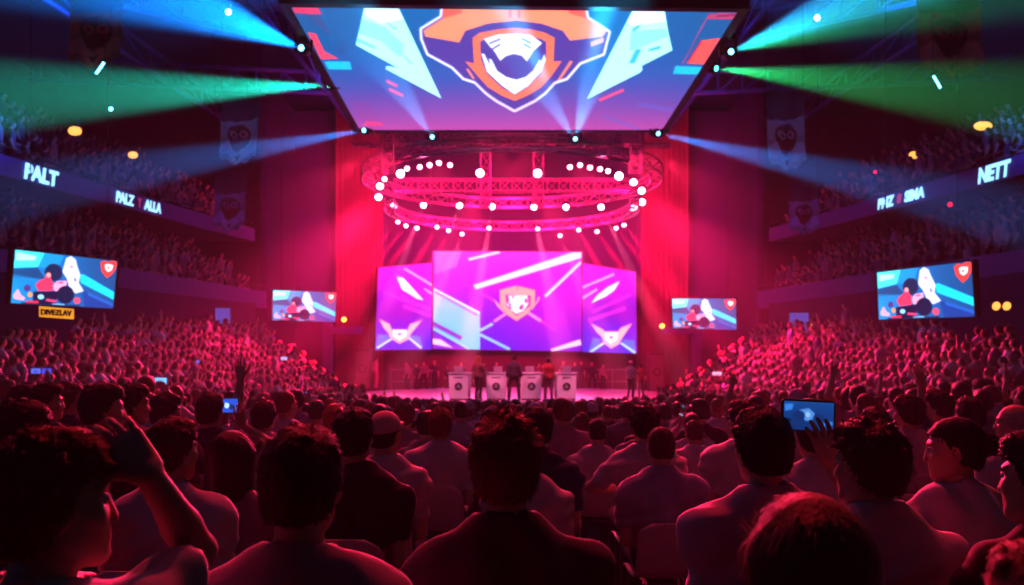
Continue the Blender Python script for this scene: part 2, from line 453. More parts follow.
def make_shirt_mesh(sp, k, det):
    step = dict(hi=0.0125, mid=0.018, lo=0.026)[det]
    slv = sp.get('sleeve', 'short'); end = 0.60
    ps = [k['u'](0.25, 0.17, 0.5), k['u'](-0.25, -0.17, 1.12)]
    for a in k['arms']: ps += [a['S'], a['S'].lerp(a['E'], 0.7) if slv == 'short' else a['W'], a['E'] if slv == 'long' else a['S']]
    lo = [min(p[i] for p in ps) - 0.10 for i in range(3)]; hi = [max(p[i] for p in ps) + 0.10 for i in range(3)]
    F_ = Field(lines(lo[0], hi[0], step), lines(lo[1], hi[1], step), lines(lo[2], hi[2], step))
    g = 0.020 if not sp.get('loose') else 0.028
    torso(F_, k, g, 0.06)
    for a in k['arms']:
        F_.cone(k['u'](a['side'] * 0.055, -0.012, 1.005), a['S'] + Vector((0, 0, 0.004)), 0.050 + g, 0.048 + g, 0.07)
        if slv == 'short':
            F_.cone(a['S'], a['S'].lerp(a['E'], end), 0.048 + g, 0.057 + g * 0.7, 0.05)
            F_.cone(a['S'].lerp(a['E'], end + 0.36), a['S'].lerp(a['E'], end + 0.8), 0.085, 0.085, 0.003, 's')
        else:
            F_.cone(a['S'], a['E'], 0.053 + g, 0.043 + g, 0.04); F_.cone(a['E'], a['E'].lerp(a['W'], 0.93), 0.043 + g, 0.030 + g * 0.8, 0.02)
    N = k['N']; top = k['u'](0, 0.0, 1.14)
    F_.cone(N - Vector((0, -0.015, 0.02)), top + Vector((0, 0.02, 0.1)), 0.066, 0.085, 0.008, 's')
    c = sp.get('collar', 0.006)
    for i in range(20):
        t0, t1 = 2 * math.pi * i / 20, 2 * math.pi * (i + 1) / 20
        rr = 0.071
        q0 = N + Vector((rr * math.cos(t0), 0.008 + rr * math.sin(t0), 0.004 - 0.018 * math.sin(t0))); q1 = N + Vector((rr * math.cos(t1), 0.008 + rr * math.sin(t1), 0.004 - 0.018 * math.sin(t1)))
        F_.cone(q0, q1, 0.009, 0.009, 0.003)
        if c > 0.01: F_.cone(q0 + Vector((0, 0, 0.024)), q1 + Vector((0, 0, 0.024)), 0.010, 0.010, 0.02)
    F_.half((0, 0, k['hz'] - 0.02), (0, 0, -1))
    v, q = F_.mesh(); nrm = vnormals(v, q)
    ph = sp.get('seed', 1) * 1.7
    x, y, z = v.T
    w = 0.0065 * np.sin(16 * z + 9 * x + 5 * np.sin(7 * x + ph) + ph) + 0.006 * np.sin(26 * z - 17 * x + 6 * np.sin(9 * z + ph)) + 0.0045 * np.sin(41 * x + 13 * z + 4 * np.sin(11 * y + ph))
    w = w + 0.007 * (0.5 - np.abs(np.sin(8 * z + 6 * x + 3 * np.sin(5 * x + ph)))) + 0.005 * (0.5 - np.abs(np.sin(13 * z - 9 * x + 2.5 * np.sin(7 * z + 2 * ph))))
    return v + nrm * (w * (1.4 if sp.get('loose') else 1.0))[:, None], q

def make_pants_mesh(k, det):
    step = dict(hi=0.02, mid=0.024, lo=0.032)[det]
    y1 = 0.60 if not k['st'] else 0.35
    F_ = Field(lines(-0.30, 0.30, step), lines(-0.32 if k['st'] else -0.22, y1, step), lines(0.03, k['hz'] + 0.15, step))
    g = 0.014; u = k['u']
    F_.ell(u(0, -0.01, 0.575), (0.165 * k['wd'] + g, 0.122 + g, 0.135 + g), None, 0.03)
    for (h, kn, an) in k['legs']:
        F_.cone(h, kn, 0.080 + g, 0.056 + g, 0.03); F_.cone(kn, an, 0.056 + g, 0.045 + g, 0.02)
    F_.half((0, 0, k['hz'] + 0.075), (0, 0, 1)); F_.half((0, 0, 0.085), (0, 0, -1))
    return F_.mesh()

HAIRLINE = ([-0.13, -0.07, -0.02, 0.015, 0.035, 0.12], [-0.078, -0.070, -0.045, 0.012, 0.055, 0.070])
def make_hair_mesh(sp, k, det):
    style = sp.get('hair', 'short')
    if style == 'none': return None
    step = dict(hi=0.0058, mid=0.009, lo=0.015)[det]
    rs = random.Random(sp.get('seed', 1) * 13 + 5)
    zl = dict(long=-0.42, bob=-0.24, bun=-0.14, cap=-0.12).get(style, -0.13)
    F_ = Field(lines(-0.16, 0.16, step), lines(-0.20, 0.15, step), lines(zl, 0.18, step if style not in ('long', 'bob') else step * 1.25))
    th = dict(short=0.016, crop=0.007, tousled=0.019, long=0.018, bob=0.02, bun=0.012, cap=0.010, balding=0.006, wavy=0.022)[style]
    F_.ell((0, -0.014, 0.030), (0.076 + th, 0.096 + th, 0.092 + th), None, 0)
    if style in ('short', 'tousled', 'wavy', 'cap', 'crop', 'bun'):
        F_.ell((0, -0.050, -0.035), (0.068 + th * 0.5, 0.052 + th * 0.4, 0.062), None, 0.03)
    if style in ('tousled', 'wavy', 'short'):
        F_.ell((0, 0.035, 0.100), (0.062, 0.060, 0.030 + th * 0.5), None, 0.03)
    nt = dict(short=24, tousled=60, wavy=60).get(style, 0) if det != 'lo' else 0
    for i in range(nt):
        az = rs.uniform(0, 2 * math.pi); el = rs.uniform(0.12, 1.45)
        d = Vector((math.cos(az) * math.cos(el), math.sin(az) * math.cos(el), math.sin(el)))
        p = Vector((d.x * (0.074 + th), -0.014 + d.y * (0.094 + th), 0.03 + d.z * (0.088 + th)))
        l = rs.uniform(0.010, 0.021) * (1.15 if style == 'tousled' else 0.7)
        q = p + (d * 0.75 + Vector((rs.uniform(-.9, .9), rs.uniform(-.2, .9), rs.uniform(-0.3, .4)))).normalized() * l
        F_.cone(p - d * 0.008, q, 0.013, 0.004, 0.020)
    if style == 'balding':
        F_.ell((0, 0.02, 0.11), (0.08, 0.10, 0.06), None, 0.01, 's')
    x = F_.x[:, None, None]; y = F_.y[None, :, None]; z = F_.z[None, None, :]
    line = np.interp(F_.y, *HAIRLINE).astype(np.float32)[None, :, None]
    if style == 'crop' or style == 'balding': line = line + 0.012
    F_.v = np.maximum(F_.v, (line - z) * 0.8 + 0 * x)
    if style in ('long', 'bob'):
        n = 0.0
        zb = -0.36 if style == 'long' else -0.17
        F_.cone((0, -0.055, 0.01), (0, -0.085, zb), 0.088, 0.075 if style == 'long' else 0.095, 0.04)
        for s in (1, -1):
            F_.cone((s * 0.062, -0.03, 0.03), (s * 0.082, -0.045, zb + 0.03), 0.045, 0.04, 0.03)
            F_.cone((s * 0.078, 0.0, 0.05), (s * 0.088, 0.005, zb + 0.08), 0.022, 0.022, 0.02)
        if style == 'long':
            F_.cone((0, -0.005, -0.03), (0, 0.01, -0.5), 0.060, 0.064, 0.01, 's')
        else:
            F_.cone((0, 0.03, -0.03), (0, 0.04, -0.4), 0.062, 0.070, 0.01, 's')
    if style == 'bun':
        F_.ell((0, -0.125, 0.02), (0.042, 0.045, 0.044), None, 0.012)
    v, q = F_.mesh(); nrm = vnormals(v, q)
    az = np.arctan2(v[:, 0], -v[:, 1] - 0.012); el = v[:, 2]
    ph = sp.get('seed', 1) * 2.3
    amp = dict(crop=0.0008, balding=0.0006, cap=0.0008, bun=0.001, long=0.0016, bob=0.0012, short=0.0010).get(style, 0.0014)
    if det == 'lo': amp *= 0.7
    d = amp * (np.sin(az * 37 + 3 * np.sin(el * 30 + ph) + ph) * 0.6 + np.sin(az * 61 + 14 * el + ph * 2) * 0.5 + 0.6 * np.sin(110 * v[:, 1] + 45 * v[:, 0] + ph))
    v = v + nrm * (d * 1.6 * np.clip(np.hypot(v[:, 0], v[:, 1] + 0.03) / 0.08, 0, 1))[:, None]
    if det == 'hi' and style not in ('balding', 'cap'):     # fine locks lying over the surface
        nb = dict(crop=2600, bun=1200, long=2200, bob=2200).get(style, 3200)
        r = np.random.default_rng(int(sp.get('seed', 1)) + 99)
        i = r.integers(0, len(v), nb); i = i[(np.hypot(v[i, 0], v[i, 1] + 0.045) > 0.04) | (style not in ('long', 'bob', 'bun'))]; nb = len(i); base = v[i]; n = nrm[i]
        t = base - np.array((0, -0.045, 0.135)); t -= n * (t * n).sum(1, keepdims=True); t /= np.linalg.norm(t, axis=1, keepdims=True) + 1e-6
        lift = dict(crop=0.8, long=0.03, bob=0.03, bun=0.12, tousled=0.42, wavy=0.40).get(style, 0.30)
        ln = r.uniform(0.5, 1.0, nb) * dict(crop=0.009, long=0.09, bob=0.08, bun=0.03, tousled=0.026, wavy=0.025).get(style, 0.020)
        dr = t + n * lift * r.uniform(0.4, 1.3, (nb, 1)) + r.normal(0, 0.09 if style in ('long', 'bob') else 0.28, (nb, 3)); dr /= np.linalg.norm(dr, axis=1, keepdims=True)
        sd = np.cross(dr, n); sd /= np.linalg.norm(sd, axis=1, keepdims=True) + 1e-6; wd_ = r.uniform(0.0012, 0.0026, (nb, 1))
        mid = base + dr * ln[:, None] * 0.55 + n * 0.001; tip = base + dr * ln[:, None] - n * ln[:, None] * 0.22 * (1 if style != 'crop' else 0)
        b4 = np.stack([base - sd * wd_ - n * 0.002, base + sd * wd_ - n * 0.002, mid + sd * wd_ * 0.8, mid - sd * wd_ * 0.8, tip + sd * 0.0003, tip - sd * 0.0003], 1).reshape(-1, 3)
        o = len(v) + np.arange(nb)[:, None] * 6
        q = np.concatenate([q, o + np.array([[0, 1, 2, 3]]), o + np.array([[3, 2, 4, 5]])]); v = np.concatenate([v, b4]).astype(np.float32)
    return v, q

def apply_head(v, k):
    return v @ np.array(k['HR'], dtype=np.float32).T + np.array(k['HC'], dtype=np.float32)

EYE = None
def eye_mesh():
    global EYE
    if EYE: return EYE
    mb = MB(); n = 8
    mb.lathe([(0.0125 * math.sin(math.pi * max(0.02, i / n)), 0.0125 * math.cos(math.pi * min(0.98, i / n))) for i in range(n + 1)], 10, Matrix.Rotation(R(-90), 4, 'X'))
    o = mb.build('eye', M['eye'], None, True); EYE = o.data; EYE.materials.append(M['iris'])
    for p in EYE.polygons:
        if p.center.y > 0.0095: p.material_index = 1
    bpy.data.objects.remove(o); return EYE

def make_person(sp, det='hi'):
    k, v, q = make_body_mesh(sp, det)
    body = np_mesh('person', v, q, M['skin'])
    body.color = (*sp.get('skin', (0.55, 0.36, 0.27)), 1)
    def part(name, vq, m, col):
        o = np_mesh(name, vq[0], vq[1], m, body); o.color = (*col, 1); return o
    part('shirt', make_shirt_mesh(sp, k, det), M['cloth'], sp.get('shirt', WHITE))
    part('trousers', make_pants_mesh(k, det), M['cloth'], sp.get('pants', (0.03, 0.035, 0.06)))
    h = make_hair_mesh(sp, k, det)
    if h is not None: part('hair', (apply_head(h[0], k), h[1]), M['hair'], sp.get('haircol', BLACK))
    if det != 'lo':
        for s in (1, -1):
            o = bpy.data.objects.new('eye', eye_mesh()); C.objects.link(o); o.parent = body
            o.location = k['HC'] + k['HR'] @ Vector((s * 0.032, 0.078, 0.010)); o.rotation_euler = k['HR'].to_euler()
        for (h_, kn, an) in k['legs']:
            F_ = Field(lines(-0.06, 0.06, 0.011), lines(-0.09, 0.2, 0.013), lines(-0.1, 0.06, 0.011))
            F_.cone((0, -0.025, -0.035), (0, 0.135, -0.050), 0.044, 0.036, 0.02); F_.cone((0, -0.015, 0.0), (0, -0.02, -0.03), 0.046, 0.045, 0.02)
            F_.half((0, 0, -0.082), (0, 0, -1)); F_.half((0, 0, 0.012), (0, 0, 1))
            a, b = F_.mesh(); a = a + np.array(an, dtype=np.float32); a[:, 0] += 0
            part('shoe', (a, b), M['shoe'], (0.05, 0.05, 0.05))
    if sp.get('hair') == 'cap':
        mb = MB(); prof = [(0.097 * math.cos(t), 0.055 + 0.088 * math.sin(t)) for t in [i * math.pi / 2 / 8 for i in range(8)]] + [(0.004, 0.143)]
        prof = [(0.099, 0.030)] + prof
        mb.lathe(prof, 26, Matrix.Diagonal((0.93, 1.12, 1, 1)))
        poly = [(0.07 * math.sin(t), 0.075 + 0.095 * math.cos(t)) for t in [R(a) for a in range(-90, 91, 15)]]
        mb.prism(poly, 0.040, 0.047)
        o = mb.build('cap', M['cloth'], body, True); o.color = (*sp.get('capcol', WHITE), 1)
        o.matrix_local = Matrix.Translation(k['HC']) @ k['HR'].to_4x4() @ Matrix.Translation((0, -0.012, 0)) @ Euler((R(8), 0, 0)).to_matrix().to_4x4()
    return body, k

WHITE = (0.58, 0.55, 0.62); GREY = (0.25, 0.25, 0.30); DARK = (0.022, 0.022, 0.03); NAVY = (0.025, 0.035, 0.10); BLUE = (0.28, 0.34, 0.50); MAUVE = (0.34, 0.24, 0.36)
BLACK = (0.018, 0.013, 0.011); BROWN = (0.11, 0.045, 0.028); AUBURN = (0.26, 0.075, 0.035); SILVER = (0.45, 0.42, 0.42)  # browns reddened so they carry the red light on the hair
TOP = 1.335        # seated crown height of the untouched figure

# ------------------------------------------------------------------ chairs
def make_chair():
    t = empty('stacking_chair')
    n = 13; vs = []; fs = []
    rows = []
    for iy in range(9):     # seat pan
        y = 0.22 - iy * 0.05; z = 0.445 - 0.012 * math.sin(iy / 8 * math.pi) + (0.012 if iy == 8 else 0) - (0.02 if iy == 0 else 0); rows.append((y, z, 0.215, 0))
    for iz in range(1, 10): # back, rounded at its top corners
        z = 0.46 + iz * 0.038; w = 0.205 if iz < 7 else 0.205 * math.sqrt(max(0.02, 1 - ((iz - 6.2) / 3.0) ** 2)) ** 0.55
        rows.append((-0.205 - iz * 0.011, z, w, 0.03))
    for (y, z, w, b) in rows:
        for i in range(n):
            s = -1 + 2 * i / (n - 1); vs.append((s * w, y + b * s * s, z + (0.014 * s * s if b == 0 else 0)))
    for r in range(len(rows) - 1):
        for i in range(n - 1): fs.append((r*n+i, r*n+i+1, (r+1)*n+i+1, (r+1)*n+i))
    mb = MB(); mb.add(vs, fs); o = mb.build('seat_shell', M['chair'], t, True)
    so = o.modifiers.new('thick', 'SOLIDIFY'); so.thickness = 0.012
    for sx in (1, -1):
        for (y0, y1) in ((0.17, 0.21), (-0.17, -0.24)):
            mb = MB(); mb.path([(sx * 0.16, y0 * 0.7, 0.425), (sx * 0.185, y0, 0.41), (sx * 0.21, y1, 0.0)], 0.011, 8); mb.build('leg', M['steel'], t, True)
    mb = MB()
    for sx in (1, -1): mb.path([(sx * 0.185, 0.17, 0.412), (sx * 0.185, -0.17, 0.412)], 0.009, 6)
    mb.tube((-0.185, -0.17, 0.412), (0.185, -0.17, 0.412), 0.009); mb.tube((-0.185, 0.17, 0.412), (0.185, 0.17, 0.412), 0.009)
    mb.build('seat_frame', M['steel'], t, True)
    return t
# ------------------------------------------------------------------ hall
def quad_struct(name, pts, m, label):
    mb = MB(); mb.add(pts, [(0, 1, 2, 3)]); return struct(mb.build(name, m), label)

# raked floor as a grid that follows floor_z
xs = np.linspace(-9.5, 9.5, 39); ys = np.concatenate([np.linspace(-3, 29, 41), [34, 40, 49]])
fv = np.array([(x, y, floor_z(x, y) - 0.0) for x in xs for y in ys]); ny = len(ys)
fq = np.array([(i*ny+j, (i+1)*ny+j, (i+1)*ny+j+1, i*ny+j+1) for i in range(len(xs)-1) for j in range(ny-1)])
struct(np_mesh('floor', fv, fq, M['floor'], None, True), 'dark sloping arena floor')
CEIL = 16.5
quad_struct('ceiling', [(-23, -3, CEIL), (-23, 49, CEIL), (23, 49, CEIL), (23, -3, CEIL)], M['ceil'], 'dark arena ceiling')
quad_struct('wall_back', [(-23, 49, 0), (23, 49, 0), (23, 49, CEIL), (-23, 49, CEIL)], M['wall'], 'dark wall behind the stage')
quad_struct('wall_left', [(-23, -3, 0), (-23, 49, 0), (-23, 49, CEIL), (-23, -3, CEIL)], M['wall'], 'dark side wall')
quad_struct('wall_right', [(23, -3, 0), (23, 49, 0), (23, 49, CEIL), (23, -3, CEIL)], M['wall'], 'dark side wall')
quad_struct('wall_front', [(-23, -3, 0), (23, -3, 0), (23, -3, CEIL), (-23, -3, CEIL)], M['black'], 'dark wall behind the audience')

# lines in plan of the seating bowl and balconies for the left side; the right side mirrors them
LOW_IN = [(-8.6, 6.0), (-8.3, 14.0), (-7.6, 24.0), (-6.9, 31.5), (-6.6, 34.6)]
MID = [(-15.0, 12.0), (-13.8, 22.9), (-12.6, 30.0), (-11.8, 36.0), (-11.4, 39.5)]
UPP = [(-17.2, 12.0), (-14.9, 24.8), (-13.6, 32.0), (-12.4, 38.4), (-12.1, 40.0)]
def along(pl, t):
    seg = [math.dist(a, b) for a, b in zip(pl, pl[1:])]; L = sum(seg) * t
    for (a, b), s in zip(zip(pl, pl[1:]), seg):
        if L <= s + 1e-9: f = L / s; return (a[0] + (b[0]-a[0]) * f, a[1] + (b[1]-a[1]) * f)
        L -= s
    return pl[-1]
def sx_(p, s): return (p[0] * s, p[1])
NROW = 9; RISE = 0.305
LOW_OUT = [(-13.4, 6.0), (-13.2, 14.0), (-12.4, 24.0), (-11.3, 31.5), (-10.6, 35.6)]
def low_pt(t, r):
    a = along(LOW_IN, t); b = along(LOW_OUT, t); f = r / NROW
    return (a[0] + (b[0]-a[0]) * f, a[1] + (b[1]-a[1]) * f)
def sweep(mb, path, profile):
    """profile: list of (outward offset, z); outward is away from the hall's middle (-x side)"""
    n = len(profile); vs = []
    for (x, y) in path:
        for (o, z) in profile: vs.append((x - o, y, z))
    fs = [(i*n+j, i*n+(j+1) % n, (i+1)*n+(j+1) % n, (i+1)*n+j) for i in range(len(path)-1) for j in range(n)]
    fs += [tuple(range(n)), tuple(range((len(path)-1)*n, len(path)*n))]
    mb.add(vs, fs)
def mirrored(vs, s): return [(v[0] * s, v[1], v[2]) for v in vs]
UP_Z0, UP_Z1 = CZ + 5.15, CZ + 5.75
MD_Z0, MD_Z1 = CZ + 1.98, CZ + 2.75
for s, side in ((1, 'left'), (-1, 'right')):
    # lower raked stand: real steps
    T = 22; vs = []; prof = []
    for r in range(NROW): prof += [(r, 0.12 + RISE * r + 0.28), (r + 1, 0.12 + RISE * r + 0.28)]
    prof = [(0, 0.0)] + prof + [(NROW, 0.0)]
    for i in range(T + 1):
        for (r, z) in prof:
            p = low_pt(i / T, r); vs.append((p[0] * s, p[1], z))
    n = len(prof); mb = MB()
    mb.add(vs, [(i*n+j, i*n+j+1, (i+1)*n+j+1, (i+1)*n+j) for i in range(T) for j in range(n-1)] + [tuple(range(n)), tuple(range(T*n, T*n+n))])
    struct(mb.build('raked_stand_' + side, M['concrete']), 'stepped lower stand under the crowd')
    for nm, PL, z0, z1, rows in (('lower', MID, MD_Z0, MD_Z1, 5), ('upper', UPP, UP_Z0, UP_Z1, 6)):
        pl = [along(PL, i / 16) for i in range(17)]
        mb = MB(); sweep(mb, pl, [(0, z0), (0, z1), (0.12, z1), (0.12, z0 + 0.12)]); mb.v = mirrored(mb.v, s)
        struct(mb.build(f'balcony_fascia_{nm}_{side}', M['fascia']), 'pale balcony front panel')
        prof = [(0.12, z0)]
        for r in range(rows): prof += [(0.12 + 0.75 * r, z0 + 0.15 + 0.42 * r), (0.12 + 0.75 * (r + 1), z0 + 0.15 + 0.42 * r)]
        prof += [(0.12 + 0.75 * rows, z0)]
        mb = MB(); sweep(mb, pl, prof); mb.v = mirrored(mb.v, s)
        struct(mb.build(f'balcony_slab_{nm}_{side}', M['concrete']), 'stepped balcony slab')
        mb = MB(); up = [(x - 0.06, y, z1 + 0.28) for x, y in pl]; mb.path(up, 0.018, 6)
        for x, y in pl: mb.tube((x - 0.06, y, z1), (x - 0.06, y, z1 + 0.28), 0.012)
        mb.v = mirrored(mb.v, s)
        tag(mb.build('balcony_railing', M['steel']), f'thin metal railing along the {nm} balcony front, {side} side of the hall', 'railing')
    # concourse wall below the lower balcony
    mb = MB(); pl = [along(LOW_OUT, i / 16) for i in range(17)]
    sweep(mb, pl, [(0.15, 2.6), (0.15, MD_Z0), (0.3, MD_Z0), (0.3, 2.6)]); mb.v = mirrored(mb.v, s)
    struct(mb.build('wall_concourse_' + side, M['wall']), 'dark concourse wall')
    # dark return walls that frame the stage
    mb = MB(); mb.box((s * -9.3, 46.2, 8.0), (5.0, 0.3, 16)); mb.box((s * -11.9, 43.5, 8), (0.3, 5.6, 16))
    struct(mb.build('wall_proscenium_' + side, M['wall']), 'dark wall beside the stage')
    # portal frame seen beside the stage
    mb = MB(); a = P(512 - s * 187, 330, 42); b = P(512 - s * 153, 375, 42)
    mb.box(((a.x + b.x) / 2, 42.6, a.z), (abs(a.x - b.x), 0.5, 0.35)); mb.box((a.x, 42.6, (a.z + 1.0) / 2), (0.4, 0.5, a.z - 1.0 + 1.0))
    struct(mb.build('door_' + ('1' if s == 1 else '2'), M['fascia']), 'purple portal frame beside the stage')

# ceiling steel: long beams running in towards the hanging screen
for i, (a, b) in enumerate([((-20, 12, 15.6), (-6.4, 28, 16.0)), ((-20, 22, 15.6), (-6.4, 33, 16.0)), ((-12, 4, 15.8), (-3, 24, 16.1)), ((-20, 34, 15.4), (-6, 38, 15.9)),
                            ((-16, 10, 15.8), (-14, 44, 15.8)), ((-9, 8, 15.9), (-8, 44, 15.9))]):
    for s in (1, -1):
        A = Vector((a[0] * s, a[1], a[2] - 0.6)); B = Vector((b[0] * s, b[1], b[2] - 0.6)); mb = MB()
        d = (B - A).normalized(); pz = Vector((0, 0, 0.45)); n = 14
        mb.tube(A, B, 0.10); mb.tube(A - pz * 2, B - pz * 2, 0.10)
        for j in range(n):
            p, q = A.lerp(B, j / n), A.lerp(B, (j + 1) / n)
            mb.tube(p, q - pz * 2, 0.05, 5); mb.tube(q - pz * 2, q, 0.05, 5)
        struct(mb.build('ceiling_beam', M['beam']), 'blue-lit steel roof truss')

# ------------------------------------------------------------------ stage
SZ = 1.13; SC = Vector((0, 37.6, 0)); SA, SB = 7.0, 6.2
mb = MB(); N_ = 72
ring = [(SA * math.cos(2*math.pi*i/N_), SB * math.sin(2*math.pi*i/N_)) for i in range(N_)]
mb.prism(ring, SZ - 0.08, SZ); o = mb.build('stage_deck', M['stage']); o.location = SC; struct(o, 'round pink-lit stage floor')
mb = MB(); mb.prism([(x * 0.985, y * 0.985) for x, y in ring], 0.0, SZ - 0.08); o = mb.build('stage_base', M['stagebase']); o.location = SC; struct(o, 'dark stage skirt')
mb = MB(); mb.box((0, 45.9, 1.6), (13.4, 0.5, 3.2)); struct(mb.build('stage_backdrop', M['curtain']), 'dark backdrop below the stage screens')
for s in (1, -1):
    mb = MB(); n = 26; x0, x1 = s * 6.9, s * 9.4
    for i in range(n):
        t0, t1 = i / n, (i + 1) / n
        mb.box(((x0 + (x1 - x0) * (t0 + t1) / 2), 45.4 + 0.08 * math.sin(i * 2.2), 8.2), (abs(x1 - x0) / n * 1.05, 0.08, 16.2))
    struct(mb.build('stage_curtain_' + ('left' if s == 1 else 'right'), M['curtain']), 'dark pleated curtain beside the screens')

# ------------------------------------------------------------------ painted panels
def inside(px, py, poly):
    r = np.zeros(px.shape, dtype=bool); n = len(poly)
    for i in range(n):
        x0, y0 = poly[i]; x1, y1 = poly[(i + 1) % n]
        if y0 == y1: continue
        r ^= ((y0 > py) != (y1 > py)) & (px < (x1 - x0) * (py - y0) / (y1 - y0) + x0)
    return r
def stroke(pts, w, w2=None):
    """a polyline as polygons"""
    out = []; w2 = w if w2 is None else w2; n = len(pts) - 1
    for i, (a, b) in enumerate(zip(pts, pts[1:])):
        d = Vector((b[0]-a[0], b[1]-a[1])); L = d.length or 1; nx, ny_ = -d.y / L, d.x / L
        wa = (w + (w2 - w) * i / n) / 2; wb = (w + (w2 - w) * (i + 1) / n) / 2; e = 0.3 * wa if n > 1 else 0
        ax, ay, bx, by = a[0] - d.x / L * e, a[1] - d.y / L * e, b[0] + d.x / L * e, b[1] + d.y / L * e
        out.append([(ax + nx*wa, ay + ny_*wa), (bx + nx*wb, by + ny_*wb), (bx - nx*wb, by - ny_*wb), (ax - nx*wa, ay - ny_*wa)])
    return out
def disc(cx, cy, rx, ry=None, n=20):
    ry = ry or rx; return [(cx + rx * math.cos(2*math.pi*i/n), cy + ry * math.sin(2*math.pi*i/n)) for i in range(n)]
def paint(px, py, bg, art, ss):
    """px,py: positions of the panel's grid points in drawing units; art: list of (rgb, polygon or list of polygons[, opacity])"""
    K = 3; tot = np.zeros(px.shape + (3,))
    for i in range(K):
        for j in range(K):
            x = px + ss[0] * ((i + .5) / K - .5); y = py + ss[1] * ((j + .5) / K - .5)
            c = bg(x, y)
            for it in art:
                polys = it[1] if isinstance(it[1][0][0], (tuple, list)) else [it[1]]
                m = np.zeros(x.shape, dtype=bool)
                for p in polys:
                    bx = [q[0] for q in p]; by = [q[1] for q in p]
                    w = (x >= min(bx)) & (x <= max(bx)) & (y >= min(by)) & (y <= max(by))
                    if w.any():
                        t = np.zeros(x.shape, dtype=bool); t[w] = inside(x[w], y[w], p); m |= t
                op = it[2] if len(it) > 2 else 1.0
                col = np.array(it[0], dtype=float)
                c[m] = c[m] * (1 - op) + col * op
            tot += c
    tot /= K * K
    t = tot / 255.0
    return np.where(t <= 0.04045, t / 12.92, ((t + 0.055) / 1.055) ** 2.4)
def grad(stops, axis=1):
    v = [s[0] for s in stops]; cs = np.array([s[1] for s in stops], dtype=float)
    def f(x, y):
        t = y if axis else x
        return np.stack([np.interp(t, v, cs[:, i]) for i in range(3)], -1)
    return f

def screen(corners, nu, nv, bg, art, label, cat='screen', name='video_screen', uvspace=False, frame=0.05, thick=0.18, gain=1.0, group=None, shape=None):
    """corners: four places (top-left, top-right, bottom-right, bottom-left)"""
    A, B, C_, D = [Vector(c) for c in corners]
    ctr = (A + B + C_ + D) / 4; t = empty(name, ctr)
    u = np.linspace(0, 1, nu)[:, None, None]; v = np.linspace(0, 1, nv)[None, :, None]
    a, b, c, d = [np.array(p - ctr) for p in (A, B, C_, D)]
    pos = (a * (1-u) + b * u) * (1-v) + (d * (1-u) + c * u) * v
    pos = pos.reshape(-1, 3); uu = np.repeat(np.linspace(0, 1, nu), nv); vv = np.tile(np.linspace(0, 1, nv), nu)
    if uvspace: px, py, ss = uu, vv, (1 / nu, 1 / nv)
    else:
        w = pos + np.array(ctr); px = CX + F * w[:, 0] / w[:, 1]; py = YH - F * (w[:, 2] - CZ) / w[:, 1]
        ss = ((px.max() - px.min()) / nu, (py.max() - py.min()) / nv)
    col = paint(px, py, bg, art, ss) * gain
    q = np.array([(i*nv+j, i*nv+j+1, (i+1)*nv+j+1, (i+1)*nv+j) for i in range(nu-1) for j in range(nv-1)])
    np_mesh('screen_image', pos, q, M['screen'], t, True, col)
    nrm = (B - A).cross(D - A).normalized()
    if nrm.dot(-Vector((0, 0, CZ)) + ctr) < 0: nrm = -nrm      # points away from the audience
    mb = MB(); cs = [p - ctr for p in (A, B, C_, D)]
    o1 = [p + nrm * 0.02 for p in cs]; o2 = [p * 0.98 + nrm * thick for p in cs]
    mb.add(o1 + o2, [(0, 1, 2, 3), (4, 7, 6, 5), (0, 4, 5, 1), (1, 5, 6, 2), (2, 6, 7, 3), (3, 7, 4, 0)])
    mb.build('back_housing', M['black'], t)
    if frame:
        mb = MB()
        ex = [p + p.normalized() * frame * 1.3 for p in cs]
        for i in range(4):
            j = (i + 1) % 4; f0 = -nrm * 0.03
            mb.add([cs[i] + f0, cs[j] + f0, ex[j] + f0, ex[i] + f0, cs[i] + nrm * thick, cs[j] + nrm * thick, ex[j] + nrm * thick, ex[i] + nrm * thick],
                   [(0, 1, 2, 3), (4, 7, 6, 5), (0, 4, 5, 1), (1, 5, 6, 2), (2, 6, 7, 3), (3, 7, 4, 0)])
        mb.build('frame', M['black'], t)
    tag(t, label, cat, group); return t, ctr, nrm

def sc(s, ox, oy, pts): return [(ox + s * x, oy + s * y) for x, y in pts]
